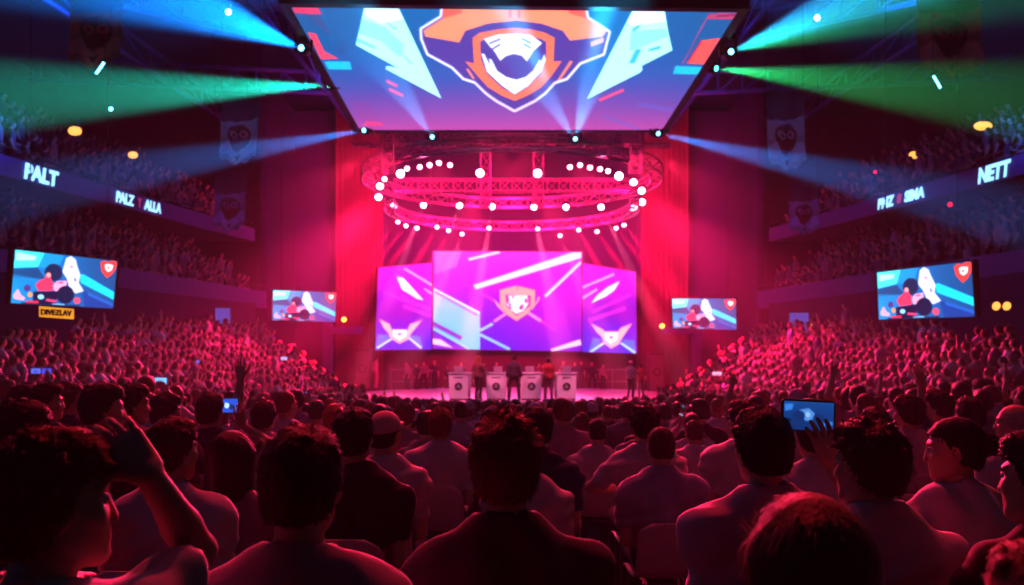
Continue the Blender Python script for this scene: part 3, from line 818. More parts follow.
# big screen slung under the roof
s1 = 180 / 752; s2 = 210 / 1024
L = lambda p: sc(s1, 280, 0, p); Cn = lambda p: sc(s2, 410, 0, p); Rr = lambda p: sc(s1, 570, 0, p)
PUR = (84, 74, 158); ORA = (255, 152, 122); WHT = (232, 236, 255)
outline = Cn([(155,25),(150,80),(52,140),(55,190),(85,265),(205,330),(260,385),(315,402),(370,455),(420,492),(510,542),(610,492),(660,455),(705,405),(765,385),(830,310),(945,265),(975,155),(868,85),(858,25)])
jart = [
    ((60, 80, 140), L([(175,25),(360,25),(330,190),(250,230)]), 0.25),
    ((215, 70, 112), L([(50,25),(160,30),(175,60),(60,55)])), ((150, 60, 110), L([(100,58),(165,60),(215,140),(210,150)]), 0.3),
    ((255, 84, 116), L([(115,135),(150,140),(185,215),(245,245),(172,248)])),
    ((0, 190, 238), L([(185,257),(292,257),(300,290),(203,290)])),
    ((176, 250, 255), L([(355,20),(490,20),(675,412),(440,288),(446,275),(490,283),(316,188)])),
    ((120, 225, 240), L([(345,80),(440,115),(520,190),(500,240),(420,170),(330,140)]), 0.55), ((90, 215, 235), L([(325,160),(400,195),(396,205),(320,172)]), 0.7),
    ((110, 222, 240), L([(440,90),(490,120),(480,126)]), 0.8), ((110, 222, 240), L([(470,180),(560,270),(540,265)]), 0.6), ((230, 255, 255), L([(355,20),(490,20),(515,80),(420,100),(350,60)]), 0.7),
    ((225, 90, 150), [stroke(L([(445,338),(490,360)]), 3.2)[0], stroke(L([(455,372),(515,400)]), 3.2)[0]]),
    ((225, 70, 130), L([(360,505),(425,512),(430,525),(345,525)]), 0.8), ((150, 70, 150), L([(290,420),(370,425),(420,505),(340,505)]), 0.25),
    ((176, 250, 255), Rr([(265,35),(395,38),(410,130),(428,210),(300,275),(303,292),(290,305),(70,415)])),
    ((110, 222, 240), Rr([(255,130),(400,120),(412,150),(250,215)]), 0.5), ((70, 190, 215), [Rr([(275,205),(300,205),(270,265),(245,265)]), Rr([(330,205),(380,190),(375,205),(325,215)]), Rr([(260,120),(300,95),(290,115),(262,135)])]),
    ((235, 255, 255), Rr([(265,35),(395,38),(402,90),(260,110),(240,90)]), 0.6),
    ((255, 100, 100), Rr([(545,170),(628,158),(560,270),(485,265)])), ((190, 50, 90), stroke(Rr([(548,172),(490,262)]), 1.6)), ((225, 70, 110), Rr([(575,60),(625,55),(700,54),(690,80),(570,80)]), 0.8), ((120, 50, 100), stroke(Rr([(610,68),(690,62)]), 1.5)),
    ((215, 70, 110), stroke(Rr([(572,75),(470,265)]), 0.9)), ((0, 190, 230), Rr([(440,275),(552,280),(540,312),(430,308)])),
    ((225, 90, 140), stroke(Rr([(120,420),(225,375)]), 3)),
    ((100, 110, 200), [stroke(Rr([(140,485),(290,540)]), 3)[0], stroke(Rr([(280,435),(430,460)]), 4)[0]], 0.4),
    (PUR, outline),
    (ORA, Cn([(160,20),(858,20),(860,90),(960,150),(940,178),(780,198),(745,150),(640,115),(520,100),(380,115),(270,150),(240,207),(75,178),(65,150),(160,90)])),
    ((255, 100, 95), [Cn([(160,20),(260,20),(250,65),(160,90)]), Cn([(858,20),(770,20),(775,65),(860,90)]), Cn([(480,20),(495,20),(495,88),(482,88)]), Cn([(524,20),(540,20),(538,88),(526,88)])], 0.8),
    ((255, 128, 104), [Cn([(305,185),(340,160),(430,143),(510,136),(590,143),(660,160),(705,185),(700,300),(740,298),(690,370),(640,425),(575,465),(510,492),(445,465),(380,425),(330,370),(268,298),(312,310)])]),
    (PUR, Cn([(342,205),(365,188),(510,160),(640,190),(664,205),(665,280),(640,360),(570,430),(510,462),(450,430),(375,360),(346,290)])),
    (WHT, Cn([(360,190),(430,168),(510,163),(590,172),(645,210),(600,250),(570,300),(545,272),(505,262),(465,275),(440,297),(415,255),(392,230)])),
    (PUR, [stroke(Cn([(388,212),(440,190),(490,185)]), 1.6)[0], stroke(Cn([(400,240),(440,216),(480,212)]), 1.6)[0], stroke(Cn([(545,188),(590,210),(625,222)]), 1.6)[0], stroke(Cn([(555,215),(590,235),(605,248)]), 1.6)[0]]),
    ((225, 240, 255), Cn([(348,262),(362,262),(390,320),(385,285),(398,290),(425,345),(470,375),(518,388),(565,375),(600,345),(632,290),(640,300),(655,262),(662,290),(640,350),(575,420),(510,460),(450,420),(375,350)])),
    (ORA, [Cn([(880,205),(945,182),(945,205),(882,228)]), Cn([(780,296),(795,300),(730,395),(712,400)]), Cn([(272,335),(285,335),(318,385),(305,385)])], 0.9),
    ((220, 222, 255), [p for p in stroke(outline + outline[:1], 2.6)][:-1]),
    ((205, 130, 200), stroke(Cn([(315,402),(420,492),(510,542),(610,492),(705,405)]), 1.2), 0.3),
]
def jbg(x, y):
    c = grad([(5, (0, 112, 172)), (45, (0, 106, 172)), (75, (45, 98, 175)), (100, (105, 85, 168)), (131, (175, 82, 160))])(x, y)
    e = np.clip((np.abs(x - 513) - 130) / 90, 0, 1)[..., None] * np.clip(1.2 - y / 110, 0, 1)[..., None]
    return c * (1 - 0.5 * e) + np.array((60, 90, 140)) * 0.5 * e
JD0, JD1 = 18.7, 28.1
jc = [P(290, 6, JD0), P(738, 11, JD0), P(662, 130, JD1), P(360, 130, JD1)]
jum, jctr, jn = screen(jc, 420, 200, jbg, jart, 'huge overhead video screen showing an orange and white shield emblem', 'screen', 'hanging_video_screen', frame=0.22, thick=0.5, gain=1.3)
for (x, y) in ((-4.2, 19.5), (4.2, 19.5), (-4.2, 27.5), (4.2, 27.5)):
    mb = MB(); mb.tube(Vector((x, y, 10.9)) - jctr, Vector((x, y, CEIL)) - jctr, 0.05); mb.build('suspension_cable', M['steel'], jum)

# stage screens
sL = 150 / 763
a_ = lambda p: sc(sL, 370, 245, p); b_ = lambda p: sc(sL, 490, 245, p)
CYA = (20, 215, 255); PNK = (255, 190, 235)
def cbg(x, y):
    c = grad([(432, (50, 62, 238)), (470, (30, 45, 236)), (500, (55, 40, 236)), (545, (145, 38, 228)), (582, (140, 38, 222))], 0)(x, y)
    t = np.clip((285 - y) / 40, 0, 1)[..., None] * 0.45
    c = c * (1 - t) + np.array((238, 130, 245)) * t
    b = np.clip((y - 318) / 40, 0, 1)[..., None] * 0.5
    return c * (1 - b) + np.array((40, 45, 232)) * b
shield_c = b_([(50,228),(135,206),(230,230),(228,300),(190,350),(135,386),(80,350),(52,300)])
cart = [
    ((255, 205, 255), a_([(330,20),(470,25),(440,110),(330,150)]), 0.35),
    (CYA, a_([(322,216),(560,345),(560,532),(500,532),(320,420)])), ((85, 110, 215), stroke(a_([(330,238),(545,358)]), 1.6)), ((190, 250, 255), stroke(a_([(325,222),(560,345)]), 1.6)),
    ((110, 70, 220), stroke(a_([(318,398),(465,475)]), 4)), ((150, 60, 235), stroke(a_([(318,418),(500,532)]), 1.5)), ((120, 60, 230), a_([(318,445),(480,532),(318,532)])),
    ((110, 220, 255), stroke(a_([(320,425),(505,530)]), 2.6)), ((255, 225, 255), a_([(315,475),(360,480),(425,525),(310,502)])),
    ((120, 240, 255), [(473,285),(573,252),(581.5,252),(581.5,258),(476,289.5)]), ((255, 240, 255), [(520,269.5),(573,252),(581.5,252),(581.5,258),(523,275.5)], 0.85),
    ((255, 235, 255), stroke([(468.5,259.5),(500,251.8)], 3)), ((255, 225, 255), stroke([(545,296.5),(581,262)], 3.4)), ((255, 225, 250), stroke([(551,350.5),(581,342)], 3, 6)),
    ((110, 215, 255), [stroke([(480,334.5),(510,349.5)], 3.2)[0], stroke([(480,330.5),(493,323.6)], 3)[0]]), ((255, 165, 225), [stroke([(494,321.5),(506,313.5)], 2.6)[0], stroke([(527,312),(541,321)], 3.2)[0]]), ((245, 70, 220), [stroke([(541,321),(555,330)], 2.4, 1)[0], stroke([(464,283),(495,301)], 1.5, 2.5)[0]]),
    ((255, 180, 190), [b_([(18,275),(30,285),(75,325),(70,345),(35,310)]), b_([(250,255),(254,275),(215,330),(205,315),(235,290)])]),
    ((255, 185, 178), shield_c), ((130, 70, 175), b_([(78,252),(208,258),(205,310),(135,362),(85,312)])),
    ((250, 250, 255), b_([(92,256),(190,256),(196,300),(170,335),(135,352),(105,330),(84,300),(98,285)])), ((120, 70, 180), [b_([(150,312),(172,300),(166,326),(150,330)]), b_([(92,290),(106,300),(104,318),(120,326),(100,324)]), b_([(180,268),(194,286),(186,296),(176,290)]), b_([(110,262),(124,258),(118,272)])]),
    ((255, 140, 140), stroke(shield_c + shield_c[:1], 0.8), 0.8), ((190, 90, 110), stroke(b_([(138,208),(140,228)]), 0.9)),
]
D_S = 45.0
cc = [P(433, 251, D_S), P(582, 252, D_S), P(581.5, 351.5, D_S), P(432, 349, D_S)]
screen(cc, 230, 150, cbg, cart, 'large centre stage screen with shield logo and a cyan block on purple', 'screen', 'stage_screen', frame=0.03, gain=1.0)
def side_art(left):
    def f(p):
        return a_(p) if left else b_(p)
    if left:
        art = [((90, 60, 230), f([(30,440),(150,480),(280,440),(275,530),(25,530)]), 0.5), ((60, 140, 250), [f([(40,455),(110,455),(60,520),(28,525)]), f([(185,455),(255,465),(270,525),(240,520)])], 0.8),
               ((255, 235, 255), f([(135,160),(170,166),(215,215),(275,282),(240,275),(160,226)])), ((255, 175, 240), [stroke(f([(175,120),(322,208)]), 2.4)[0], stroke(f([(275,222),(318,250)]), 2)[0]]),
               ((235, 70, 225), [stroke(f([(150,260),(310,330)]), 4)[0], stroke(f([(70,240),(250,310)]), 3)[0], stroke(f([(170,310),(310,360)]), 4)[0]], 0.6), ((160, 220, 255), [stroke(f([(35,525),(118,472)]), 2.4)[0], stroke(f([(195,470),(262,525)]), 2.4)[0]])]
        wing = f([(48,378),(100,402),(112,432),(190,432),(205,402),(265,382),(230,425),(205,455),(195,480),(150,502),(105,475),(95,450),(68,420)])
        inn = f([(118,430),(186,430),(184,462),(150,484),(116,462)])
    else:
        art = [((90, 60, 230), f([(490,460),(610,490),(745,460),(748,548),(495,548)]), 0.5), ((60, 140, 250), [f([(525,470),(570,480),(530,535),(500,545)]), f([(665,480),(735,485),(742,545),(720,540)])], 0.8),
               ((255, 240, 255), f([(662,182),(632,232),(590,262),(512,298),(545,255),(600,212)])), ((255, 175, 240), [stroke(f([(470,216),(632,148)]), 2.4)[0], stroke(f([(468,272),(545,225)]), 2.4)[0]]),
               ((235, 70, 225), [stroke(f([(500,385),(690,320)]), 4)[0], stroke(f([(520,340),(720,250)]), 3)[0]], 0.6), ((160, 220, 255), [stroke(f([(510,545),(580,498)]), 2.6)[0], stroke(f([(665,498),(740,550)]), 2.6)[0]])]
        wing = f([(512,398),(575,430),(585,440),(650,440),(668,420),(722,400),(695,440),(668,480),(655,505),(615,526),(580,500),(570,470),(540,440)])
        inn = f([(585,445),(650,445),(648,478),(615,502),(585,478)])
    art += [((255, 190, 200), wing), ((255, 130, 170), stroke(wing + wing[:1], 0.8), 0.7), ((248, 245, 255), inn), ((150, 110, 190), disc(sum(p[0] for p in inn) / 5, sum(p[1] for p in inn) / 5, 2.2, 1.6), 0.8)]
    return art
sbg = grad([(262, (180, 45, 205)), (285, (150, 36, 215)), (315, (90, 28, 195)), (330, (70, 45, 218)), (353, (40, 60, 225))])
screen([P(378, 267.5, 43.4), P(433, 262.5, 45), P(432, 349.5, 45), P(375, 350, 43.4)], 96, 110, sbg, side_art(True), 'narrower stage screen on the left of the centre screen, winged shield low down', 'screen', 'stage_screen', frame=0.03, gain=1.2)
screen([P(582, 263, 45), P(636, 272, 43.4), P(637, 353.5, 43.4), P(582, 352, 45)], 96, 110, sbg, side_art(False), 'narrower stage screen on the right of the centre screen, winged shield low down', 'screen', 'stage_screen', frame=0.03, gain=1.2)

# four hanging game screens share one picture
def q_(p): return [((x - 85) / 665, (y - 95 + (x - 85) * -0.035) / 325) for x, y in p]
def gbg(x, y):
    c = grad([(0, (0, 150, 215)), (0.45, (0, 112, 180)), (1, (0, 88, 152))], 0)(x, y)
    k = np.clip((x - 0.6) / 0.4, 0, 1)[..., None] * np.clip(1 - y, 0, 1)[..., None] * 0.6
    return c * (1 - k) + np.array((0, 82, 125)) * k
gart = [
    ((70, 225, 240), [(0, 0), (0.27, 0), (0.22, 0.28), (0, 0.34)]), ((200, 255, 235), [(0.02, 0.04), (0.2, 0.08), (0.19, 0.16), (0.02, 0.2)], 0.8),
    ((0, 170, 230), [(0.27, 0), (0.46, 0), (0.4, 0.3), (0.22, 0.28)], 0.6), ((20, 60, 110), [(0, 0.36), (0.22, 0.3), (0.3, 0.5), (0, 0.52)], 0.7), ((0, 140, 200), [(0, 0.46), (0.2, 0.5), (0.2, 0.62), (0, 0.6)], 0.7),
    ((14, 48, 90), disc(0.37, 0.36, 0.085, 0.17)), ((0, 205, 250), [(0.62, 0.36), (0.66, 0.34), (1, 0.66), (1, 0.82), (0.64, 0.52)]), ((10, 60, 150), [(0.66, 0.66), (1, 0.92), (1, 1), (0.7, 1)], 0.6), ((30, 120, 210), [(0.72, 0.7), (1, 0.9), (1, 0.96), (0.72, 0.76)], 0.7),
    ((255, 70, 110), [(0.21, 0.62), (0.25, 0.53), (0.29, 0.5), (0.3, 0.4), (0.33, 0.38), (0.35, 0.48), (0.36, 0.52), (0.39, 0.6), (0.37, 0.72), (0.24, 0.74)]), ((255, 170, 170), disc(0.325, 0.42, 0.022, 0.05)),
    ((255, 170, 200), [(0.37, 0.62), (0.41, 0.52), (0.5, 0.5), (0.5, 0.6), (0.4, 0.74)]), ((255, 90, 140), [(0.4, 0.55), (0.47, 0.52), (0.46, 0.57)]),
    ((214, 214, 246), [(0.475, 0.06), (0.52, 0.0), (0.57, 0.06), (0.59, 0.18), (0.63, 0.36), (0.62, 0.52), (0.68, 0.68), (0.6, 0.74), (0.54, 0.68), (0.5, 0.46), (0.45, 0.33)]), ((250, 245, 255), [(0.5, 0.2), (0.56, 0.2), (0.6, 0.45), (0.55, 0.5)]), ((235, 120, 170), disc(0.535, 0.22, 0.02, 0.03), 0.8), ((120, 130, 180), [(0.56, 0.42), (0.59, 0.42), (0.6, 0.5), (0.57, 0.5)], 0.8),
    ((10, 36, 76), disc(0.5, 0.78, 0.085, 0.18)), ((18, 30, 70), [(0.2, 0.76), (0.42, 0.72), (0.42, 1), (0.2, 1)]), ((245, 90, 120), disc(0.62, 0.88, 0.035, 0.07)),
    ((240, 170, 190), [(0.02, 0.85), (0.06, 0.72), (0.09, 0.84), (0.13, 0.88), (0.12, 0.94), (0.03, 0.92)]), ((90, 60, 140), disc(0.14, 0.7, 0.03, 0.06)), ((255, 160, 90), disc(0.17, 0.82, 0.022, 0.05)), ((150, 220, 255), disc(0.27, 0.85, 0.03, 0.05)), ((225, 80, 130), stroke([(0.32, 0.9), (0.42, 0.92)], 0.05)), ((255, 60, 90), [(0.14, 0.94), (0.25, 0.93), (0.26, 1), (0.14, 1)]), ((0, 30, 60), [(0.1, 0.975), (0.65, 0.975), (0.65, 1), (0.1, 1)]), ((150, 210, 255), stroke([(0.38, 0.975), (0.5, 0.975)], 0.02)),
    ((255, 78, 74), [(0.82, 0.06), (0.86, 0.02), (0.9, 0.04), (0.95, 0.0), (1.0, 0.03), (0.99, 0.18), (0.95, 0.3), (0.9, 0.38), (0.84, 0.24)]), ((235, 235, 250), [(0.87, 0.1), (0.91, 0.08), (0.96, 0.1), (0.95, 0.2), (0.91, 0.25), (0.88, 0.2)]), ((255, 78, 74), disc(0.91, 0.16, 0.012, 0.025)),
]
HS = [
    ([P(14.5, 249.5, 19.3), P(117.5, 261, 21.6), P(113, 308.5, 21.6), P(10, 303, 19.3)], 'wide hanging screen by the left balcony, game picture and red shield corner', 1.45),
    ([P(273, 290, 36), P(336.5, 292.5, 37), P(335, 322, 37), P(272.5, 320, 36)], 'small hanging screen at the left of the stage showing the game picture', 1.45),
    ([P(672, 298.5, 37), P(736, 298.5, 36), P(736.5, 330, 36), P(673, 328, 37)], 'small hanging screen at the right of the stage showing the game picture', 1.45),
    ([P(877, 272.5, 21.6), P(972, 261, 19.3), P(975.5, 316.5, 19.3), P(879, 319.5, 21.6)], 'wide hanging screen by the right balcony, game picture and red shield corner', 1.45),
]
for cs_, lb, gn in HS:
    big = 'wide' in lb
    t, ctr, nn = screen(cs_, 140 if big else 100, 80 if big else 60, gbg, gart, lb, 'screen', 'hanging_screen', True, 0.05, 0.14, gn)
    for k in (0, 1):
        p = cs_[k].lerp(cs_[1 - k], 0.12) - ctr; mb = MB(); mb.tube(p + Vector((0, 0.1, 0)), Vector((p.x, p.y + 0.1, CEIL - ctr.z)), 0.012); mb.build('suspension_cable', M['black'], t)

# ------------------------------------------------------------------ lettering on the balcony fronts
def letters(name, text, p0, p1, height, m, parent, zc, shear=0.15, bold=0.045):
    cu = bpy.data.curves.new(name, 'FONT'); cu.body = text; cu.size = 1.0; cu.extrude = 0.01; cu.offset = bold; cu.shear = shear; cu.resolution_u = 3
    o = bpy.data.objects.new(name, cu); C.objects.link(o)
    bpy.context.view_layer.update(); dg = bpy.context.evaluated_depsgraph_get()
    me = bpy.data.meshes.new_from_object(o.evaluated_get(dg)); bpy.data.objects.remove(o)
    n = len(me.vertices); co = np.empty(n * 3); me.vertices.foreach_get('co', co); co = co.reshape(-1, 3)
    mn, mx = co.min(0), co.max(0)
    d = Vector((p1[0] - p0[0], p1[1] - p0[1], 0)); W = d.length; d.normalize(); nn = Vector((-d.y, d.x, 0))
    if nn.dot(Vector((0 - p0[0], 10 - p0[1], 0))) < 0: nn = -nn
    x = (co[:, 0] - mn[0]) / (mx[0] - mn[0]) * W; y = (co[:, 1] - mn[1]) / (mx[1] - mn[1]) * height - height / 2
    out = np.array(p0 + (0,))[None] + x[:, None] * np.array(d)[None] + np.array(nn)[None] * (0.05 + co[:, 2:3])
    out[:, 2] = zc + y
    out -= np.array(parent.location)[None]
    me.vertices.foreach_set('co', out.ravel().astype(np.float32)); me.update()
    me.materials.clear(); me.materials.append(m)
    r = bpy.data.objects.new(name, me); C.objects.link(r); r.parent = parent; return r
def on_line(PL, px, s):
    """where the balcony front crosses a sight line"""
    best = None
    for i in range(400):
        x, y = along(PL, i / 399); x *= s
        e = abs(CX + F * x / y - px)
        if best is None or e < best[0]: best = (e, (x, y))
    return best[1]
zc = (UP_Z0 + UP_Z1) / 2
for s, items in ((1, [(('PALT', 22, 57, 0.50, 'sign'),), (('PALZ', 115, 133, 0.40, 'sign'), ('Y', 136.5, 140.5, 0.36, 'sign_dim'), ('ALLA', 143, 160, 0.40, 'sign'))]),
                 (-1, [(('NETT', 979, 1012, 0.50, 'sign'),), (('PNZ', 879, 896, 0.40, 'sign'), ('8', 898.5, 903, 0.36, 'sign_dim'), ('SIMA', 905, 925, 0.40, 'sign'))])):
    for word in items:
        xs_ = [w[1] for w in word] + [w[2] for w in word]; a = on_line(UPP, min(xs_), s)
        t = empty('fascia_sign', (a[0], a[1], zc))
        for (txt, x0, x1, h, m) in word:
            letters('lettering' if m == 'sign' else 'emblem', txt, on_line(UPP, x0, s), on_line(UPP, x1, s), h, M[m], t, zc)
        full = ' '.join(w[0] for w in word)
        tag(t, f"glowing pale blue {full} letters on the upper {'left' if s == 1 else 'right'} balcony front", 'sign')
# yellow sign hung under the wide screen on the left
ys0, ys1 = P(39, 306, 19.9), P(74, 309, 20.7); t = empty('hanging_sign', (ys0 + ys1) / 2)
mb = MB(); d = ys1 - ys0; a0 = ys0 - (ys0 + ys1) / 2; a1 = ys1 - (ys0 + ys1) / 2; dz = Vector((0, 0, 0.25))
mb.add([a0 + Vector((0,0,.0)), a1, a1 - dz, a0 - dz] + [p + Vector((-0.05, 0.1, 0)) for p in (a0, a1, a1 - dz, a0 - dz)], [(0,1,2,3),(4,7,6,5),(0,4,5,1),(1,5,6,2),(2,6,7,3),(3,7,4,0)])
mb.build('sign_panel', M['sign_yellow'], t)
lt = letters('lettering', 'DIVEZLAV', (ys0.x + d.x * .06, ys0.y + d.y * .06 - 0.07), (ys0.x + d.x * .94, ys0.y + d.y * .94 - 0.07), 0.14, M['ink'], t, (ys0.z + ys1.z) / 2 - 0.125, 0)
for p in (a0, a1):
    mb = MB(); mb.tube(p, p + Vector((0, 0.1, 0.35)), 0.012); mb.build('hanger', M['steel'], t)
tag(t, 'small yellow lit sign hanging below the wide left screen', 'sign')
# ------------------------------------------------------------------ banners
def banner(px0, px1, py0, py1, D, label, tint, lean=0.0, tip=0.13, dark=1.0):
    tl, tr = P(px0 + lean, py0, D), P(px1 + lean, py0, D); bl, br = P(px0, py1, D), P(px1, py1, D)
    t = empty('hanging_banner', (tl + tr) / 2); c0 = (tl + tr) / 2
    nu, nv = 40, 70; uu = np.repeat(np.linspace(0, 1, nu), nv); vv = np.tile(np.linspace(0, 1, nv), nu)
    a, b, c, d = [np.array(p - c0) for p in (tl, tr, br, bl)]
    low = 1 - tip + tip * (1 - np.abs(uu - 0.5) * 2) ** 0.8 + 0.02 * np.sin(uu * 19)
    v2 = vv * low; u_ = uu[:, None]; v_ = v2[:, None]
    pos = (a * (1-u_) + b * u_) * (1-v_) + (d * (1-u_) + c * u_) * v_
    pos[:, 1] += 0.05 * np.sin(uu * 9 + vv * 2) + 0.03 * np.sin(vv * 11)
    B0 = np.array(tint, dtype=float)
    bg = lambda x, y: np.ones(x.shape + (3,)) * B0 * dark
    lt = tuple(B0 * 1.25 * dark); dk = tuple(B0 * 0.16); md = tuple(B0 * 0.5)
    art = [(tuple(B0 * 0.45), [(0, 0), (1, 0), (1, 0.36), (0, 0.40)]), (lt, [(0, 0.42), (0.95, 0.36), (1, 0.62), (0, 0.66)], 0.6),
           (md, disc(0.5, 0.60, 0.30, 0.17)), (dk, [(0.22, 0.56), (0.3, 0.5), (0.7, 0.5), (0.8, 0.56), (0.76, 0.68), (0.62, 0.78), (0.5, 0.80), (0.36, 0.78), (0.24, 0.68)]),
           (lt, [disc(0.37, 0.57, 0.115, 0.055), disc(0.63, 0.57, 0.115, 0.055)], 0.85), (dk, [disc(0.39, 0.575, 0.04, 0.024), disc(0.61, 0.575, 0.04, 0.024)]),
           (tuple(B0 * 1.3 * dark), [(0, 0.92), (0.05, 0.75), (0.25, 0.68), (0.35, 0.80), (0.5, 0.84), (0.66, 0.79), (0.78, 0.68), (0.95, 0.74), (1, 0.92), (0.7, 0.9), (0.5, 1), (0.3, 0.9)]), (md, [(0.42, 0.87), (0.58, 0.87), (0.5, 0.96)]),
           (md, [[(0.06, 0), (0.09, 0), (0.09, 0.36), (0.06, 0.36)], [(0.88, 0), (0.92, 0), (0.92, 0.34), (0.88, 0.34)]], 0.7)]
    col = paint(uu, vv, bg, art, (1 / nu, 1 / nv))
    q = np.array([(i*nv+j, i*nv+j+1, (i+1)*nv+j+1, (i+1)*nv+j) for i in range(nu-1) for j in range(nv-1)])
    np_mesh('printed_fabric', pos, q, M['printed'], t, True, col)
    mb = MB(); mb.tube(tl - c0 - Vector((0.1, 0, 0)), tr - c0 + Vector((0.1, 0, 0)), 0.03); mb.build('top_rod', M['steel'], t)
    for p in (tl, tr):
        mb = MB(); mb.tube(p - c0, Vector((p.x - c0.x, 0, CEIL - c0.z)), 0.015); mb.build('cord', M['black'], t)
    tag(t, label, 'banner'); return t
banner(66, 120, -20, 68, 20, 'large dusky red banner with a bearded face, hanging high on the left', (205, 90, 80), 6)
banner(218, 256, 96, 165, 27, 'grey-green banner with a bearded face beneath the green light beam', (165, 215, 205), 4)
banner(213, 245, 172, 232, 31, 'faded blue-grey banner hanging in front of the left balcony end', (120, 140, 190), 2)
banner(921, 984, -25, 78, 20, 'large dusky red banner with a bearded face, hanging high on the right', (205, 90, 80), -6)
banner(769, 806, 90, 171, 27, 'grey-green banner with a bearded face near the right blue beam', (165, 215, 205), -3)
banner(790, 819, 182, 235, 31, 'faded blue-grey banner hanging in front of the right balcony end', (120, 140, 190), -1)

# ------------------------------------------------------------------ trusses
def truss(name, path, w, label, closed=False, r=0.035, rb=0.018):
    """four-chord lattice truss following a path"""
    mb = MB(); n = len(path); pts = []
    for i, p in enumerate(path):
        a = path[(i - 1) % n] if closed or i > 0 else p; b = path[(i + 1) % n] if closed or i < n - 1 else p
        d = (b - a).normalized(); up = Vector((0, 0, 1)) if abs(d.z) < 0.9 else Vector((0, 1, 0))
        s = d.cross(up).normalized(); u = s.cross(d).normalized()
        pts.append([p + (s * x + u * z) * w / 2 for x, z in ((1, 1), (-1, 1), (-1, -1), (1, -1))])
    m = n if closed else n - 1
    for i in range(m):
        A, B = pts[i], pts[(i + 1) % n]
        for k in range(4):
            mb.tube(A[k], B[k], r, 5); j = (k + 1) % 4
            mb.tube(A[k], B[j], rb, 4); mb.tube(A[k], A[j], rb, 4)
    o = mb.build(name, M['truss']); return tag(o, label, 'truss')
RC = Vector((0, 34.2, 0)); H1 = CZ + 6.64; H2 = CZ + 5.45; R1, R2 = 5.75, 4.9
def ringpt(r, a, z): return Vector((r * math.sin(a), RC.y - r * math.cos(a), z))     # a=0 is the side nearest the audience
truss('ring_truss', [ringpt(R1, 2 * math.pi * i / 48, H1 + 0.32) for i in range(48)], 0.42, 'large circular lighting truss hung above the stage', True)
truss('curved_truss', [ringpt(R2, R(78 + 204 * i / 30), H2 + 0.30) for i in range(31)], 0.36, 'lower curved lighting truss above the centre stage screen')
truss('lighting_truss', [Vector((-5.6 + 11.2 * i / 22, 29.95, CZ + 7.5)) for i in range(23)], 0.5, 'straight pink-lit truss just below the overhead screen')
truss('lighting_truss', [Vector((-4.9 + 9.8 * i / 20, 35.5, CZ + 6.9)) for i in range(21)], 0.5, 'straight truss crossing inside the ring of stage lights')
for x, nm in ((-4.35, 'left'), (4.35, 'right'), (-1.1, 'centre left'), (1.1, 'centre right')):
    truss('vertical_truss', [Vector((x, 29.9 if abs(x) > 2 else 35.5, CZ + (6.3 if abs(x) > 2 else 6.0) + 0.55 * i)) for i in range(11)], 0.4, f'upright truss section at the {nm} of the lighting rig')
for a in (40, 140, 220, 320):
    p = ringpt(R1, R(a), H1 + 0.5); mb = MB(); mb.tube(p, Vector((p.x, p.y, CEIL)), 0.025)
    tag(mb.build('hoist_chain', M['steel']), 'thin hoist chain holding up the circular lighting truss', 'chain', 'hoist chains of the ring truss')

# ------------------------------------------------------------------ stage lamps
def make_lamp(size, lens):
    t = empty('stage_light'); mb = MB()
    mb.lathe([(0.10*size, 0.30*size), (0.15*size, 0.26*size), (0.16*size, 0.05*size), (0.175*size, -0.02*size)], 16); mb.build('housing', M['black'], t, True)
    mb = MB(); mb.lathe([(0.01, -0.055*size), (0.09*size, -0.05*size), (0.155*size, -0.022*size), (0.155*size, -0.018*size)], 18); mb.build('lens', lens, t, True)
    mb = MB()
    for s in (1, -1): mb.box((s * 0.185*size, 0, 0.22*size), (0.02*size, 0.05*size, 0.34*size))
    mb.box((0, 0, 0.39*size), (0.39*size, 0.06*size, 0.02*size)); mb.build('yoke', M['black'], t)
    mb = MB(); mb.tube((0, 0, 0.40*size), (0, 0, 0.52*size), 0.03*size); mb.build('clamp', M['steel'], t)
    return t
def aim(o, d):
    """turn a lamp so that its lens (local -z) looks along d"""
    o.rotation_euler = Vector(d).to_track_quat('-Z', 'Y').to_euler()
def spot(loc, d, color, power, angle, blend=0.6, soft=0.06, name='lamp'):
    l = bpy.data.lights.new(name, 'SPOT'); l.energy = power; l.color = color; l.spot_size = R(angle); l.spot_blend = blend; l.shadow_soft_size = soft
    o = bpy.data.objects.new(name, l); C.objects.link(o); o.location = loc; aim(o, d); return o
def point(loc, color, power, soft=0.3):
    l = bpy.data.lights.new('lamp', 'POINT'); l.energy = power; l.color = color; l.shadow_soft_size = soft
    o = bpy.data.objects.new('lamp', l); C.objects.link(o); o.location = loc; return o
def area(loc, d, color, power, sx, sy):
    l = bpy.data.lights.new('lamp', 'AREA'); l.energy = power; l.color = color; l.shape = 'RECTANGLE'; l.size = sx; l.size_y = sy
    o = bpy.data.objects.new('lamp', l); C.objects.link(o); o.location = loc; aim(o, d); return o
def ring_hit(px, r, H, py):
    """place on a ring truss seen at px, nearer or farther side by py"""
    best = None
    for i in range(1440):
        p = ringpt(r, 2 * math.pi * i / 1440, H); e = (CX + F * p.x / p.y - px) ** 2 + (YH - F * (p.z - CZ) / p.y - py) ** 2
        if best is None or e < best[0]: best = (e, p)
    return best[1]
BIG, SMALL = make_lamp(0.90, M['lens']), make_lamp(0.60, M['lens_small'])
used_lamp = {1: False, 2: False}; lamp_spots = []
def put_lamp(kind, loc, d, label, group):
    src = BIG if kind == 1 else SMALL
    o = src if not used_lamp[kind] else dup(src); used_lamp[kind] = True
    o.location = loc; aim(o, d); lamp_spots.append(Vector(loc)); return tag(o, label, 'light', group)
UPPER_BIG = [(400.5, 173.7), (480, 173), (537.6, 173.3), (619, 176)]
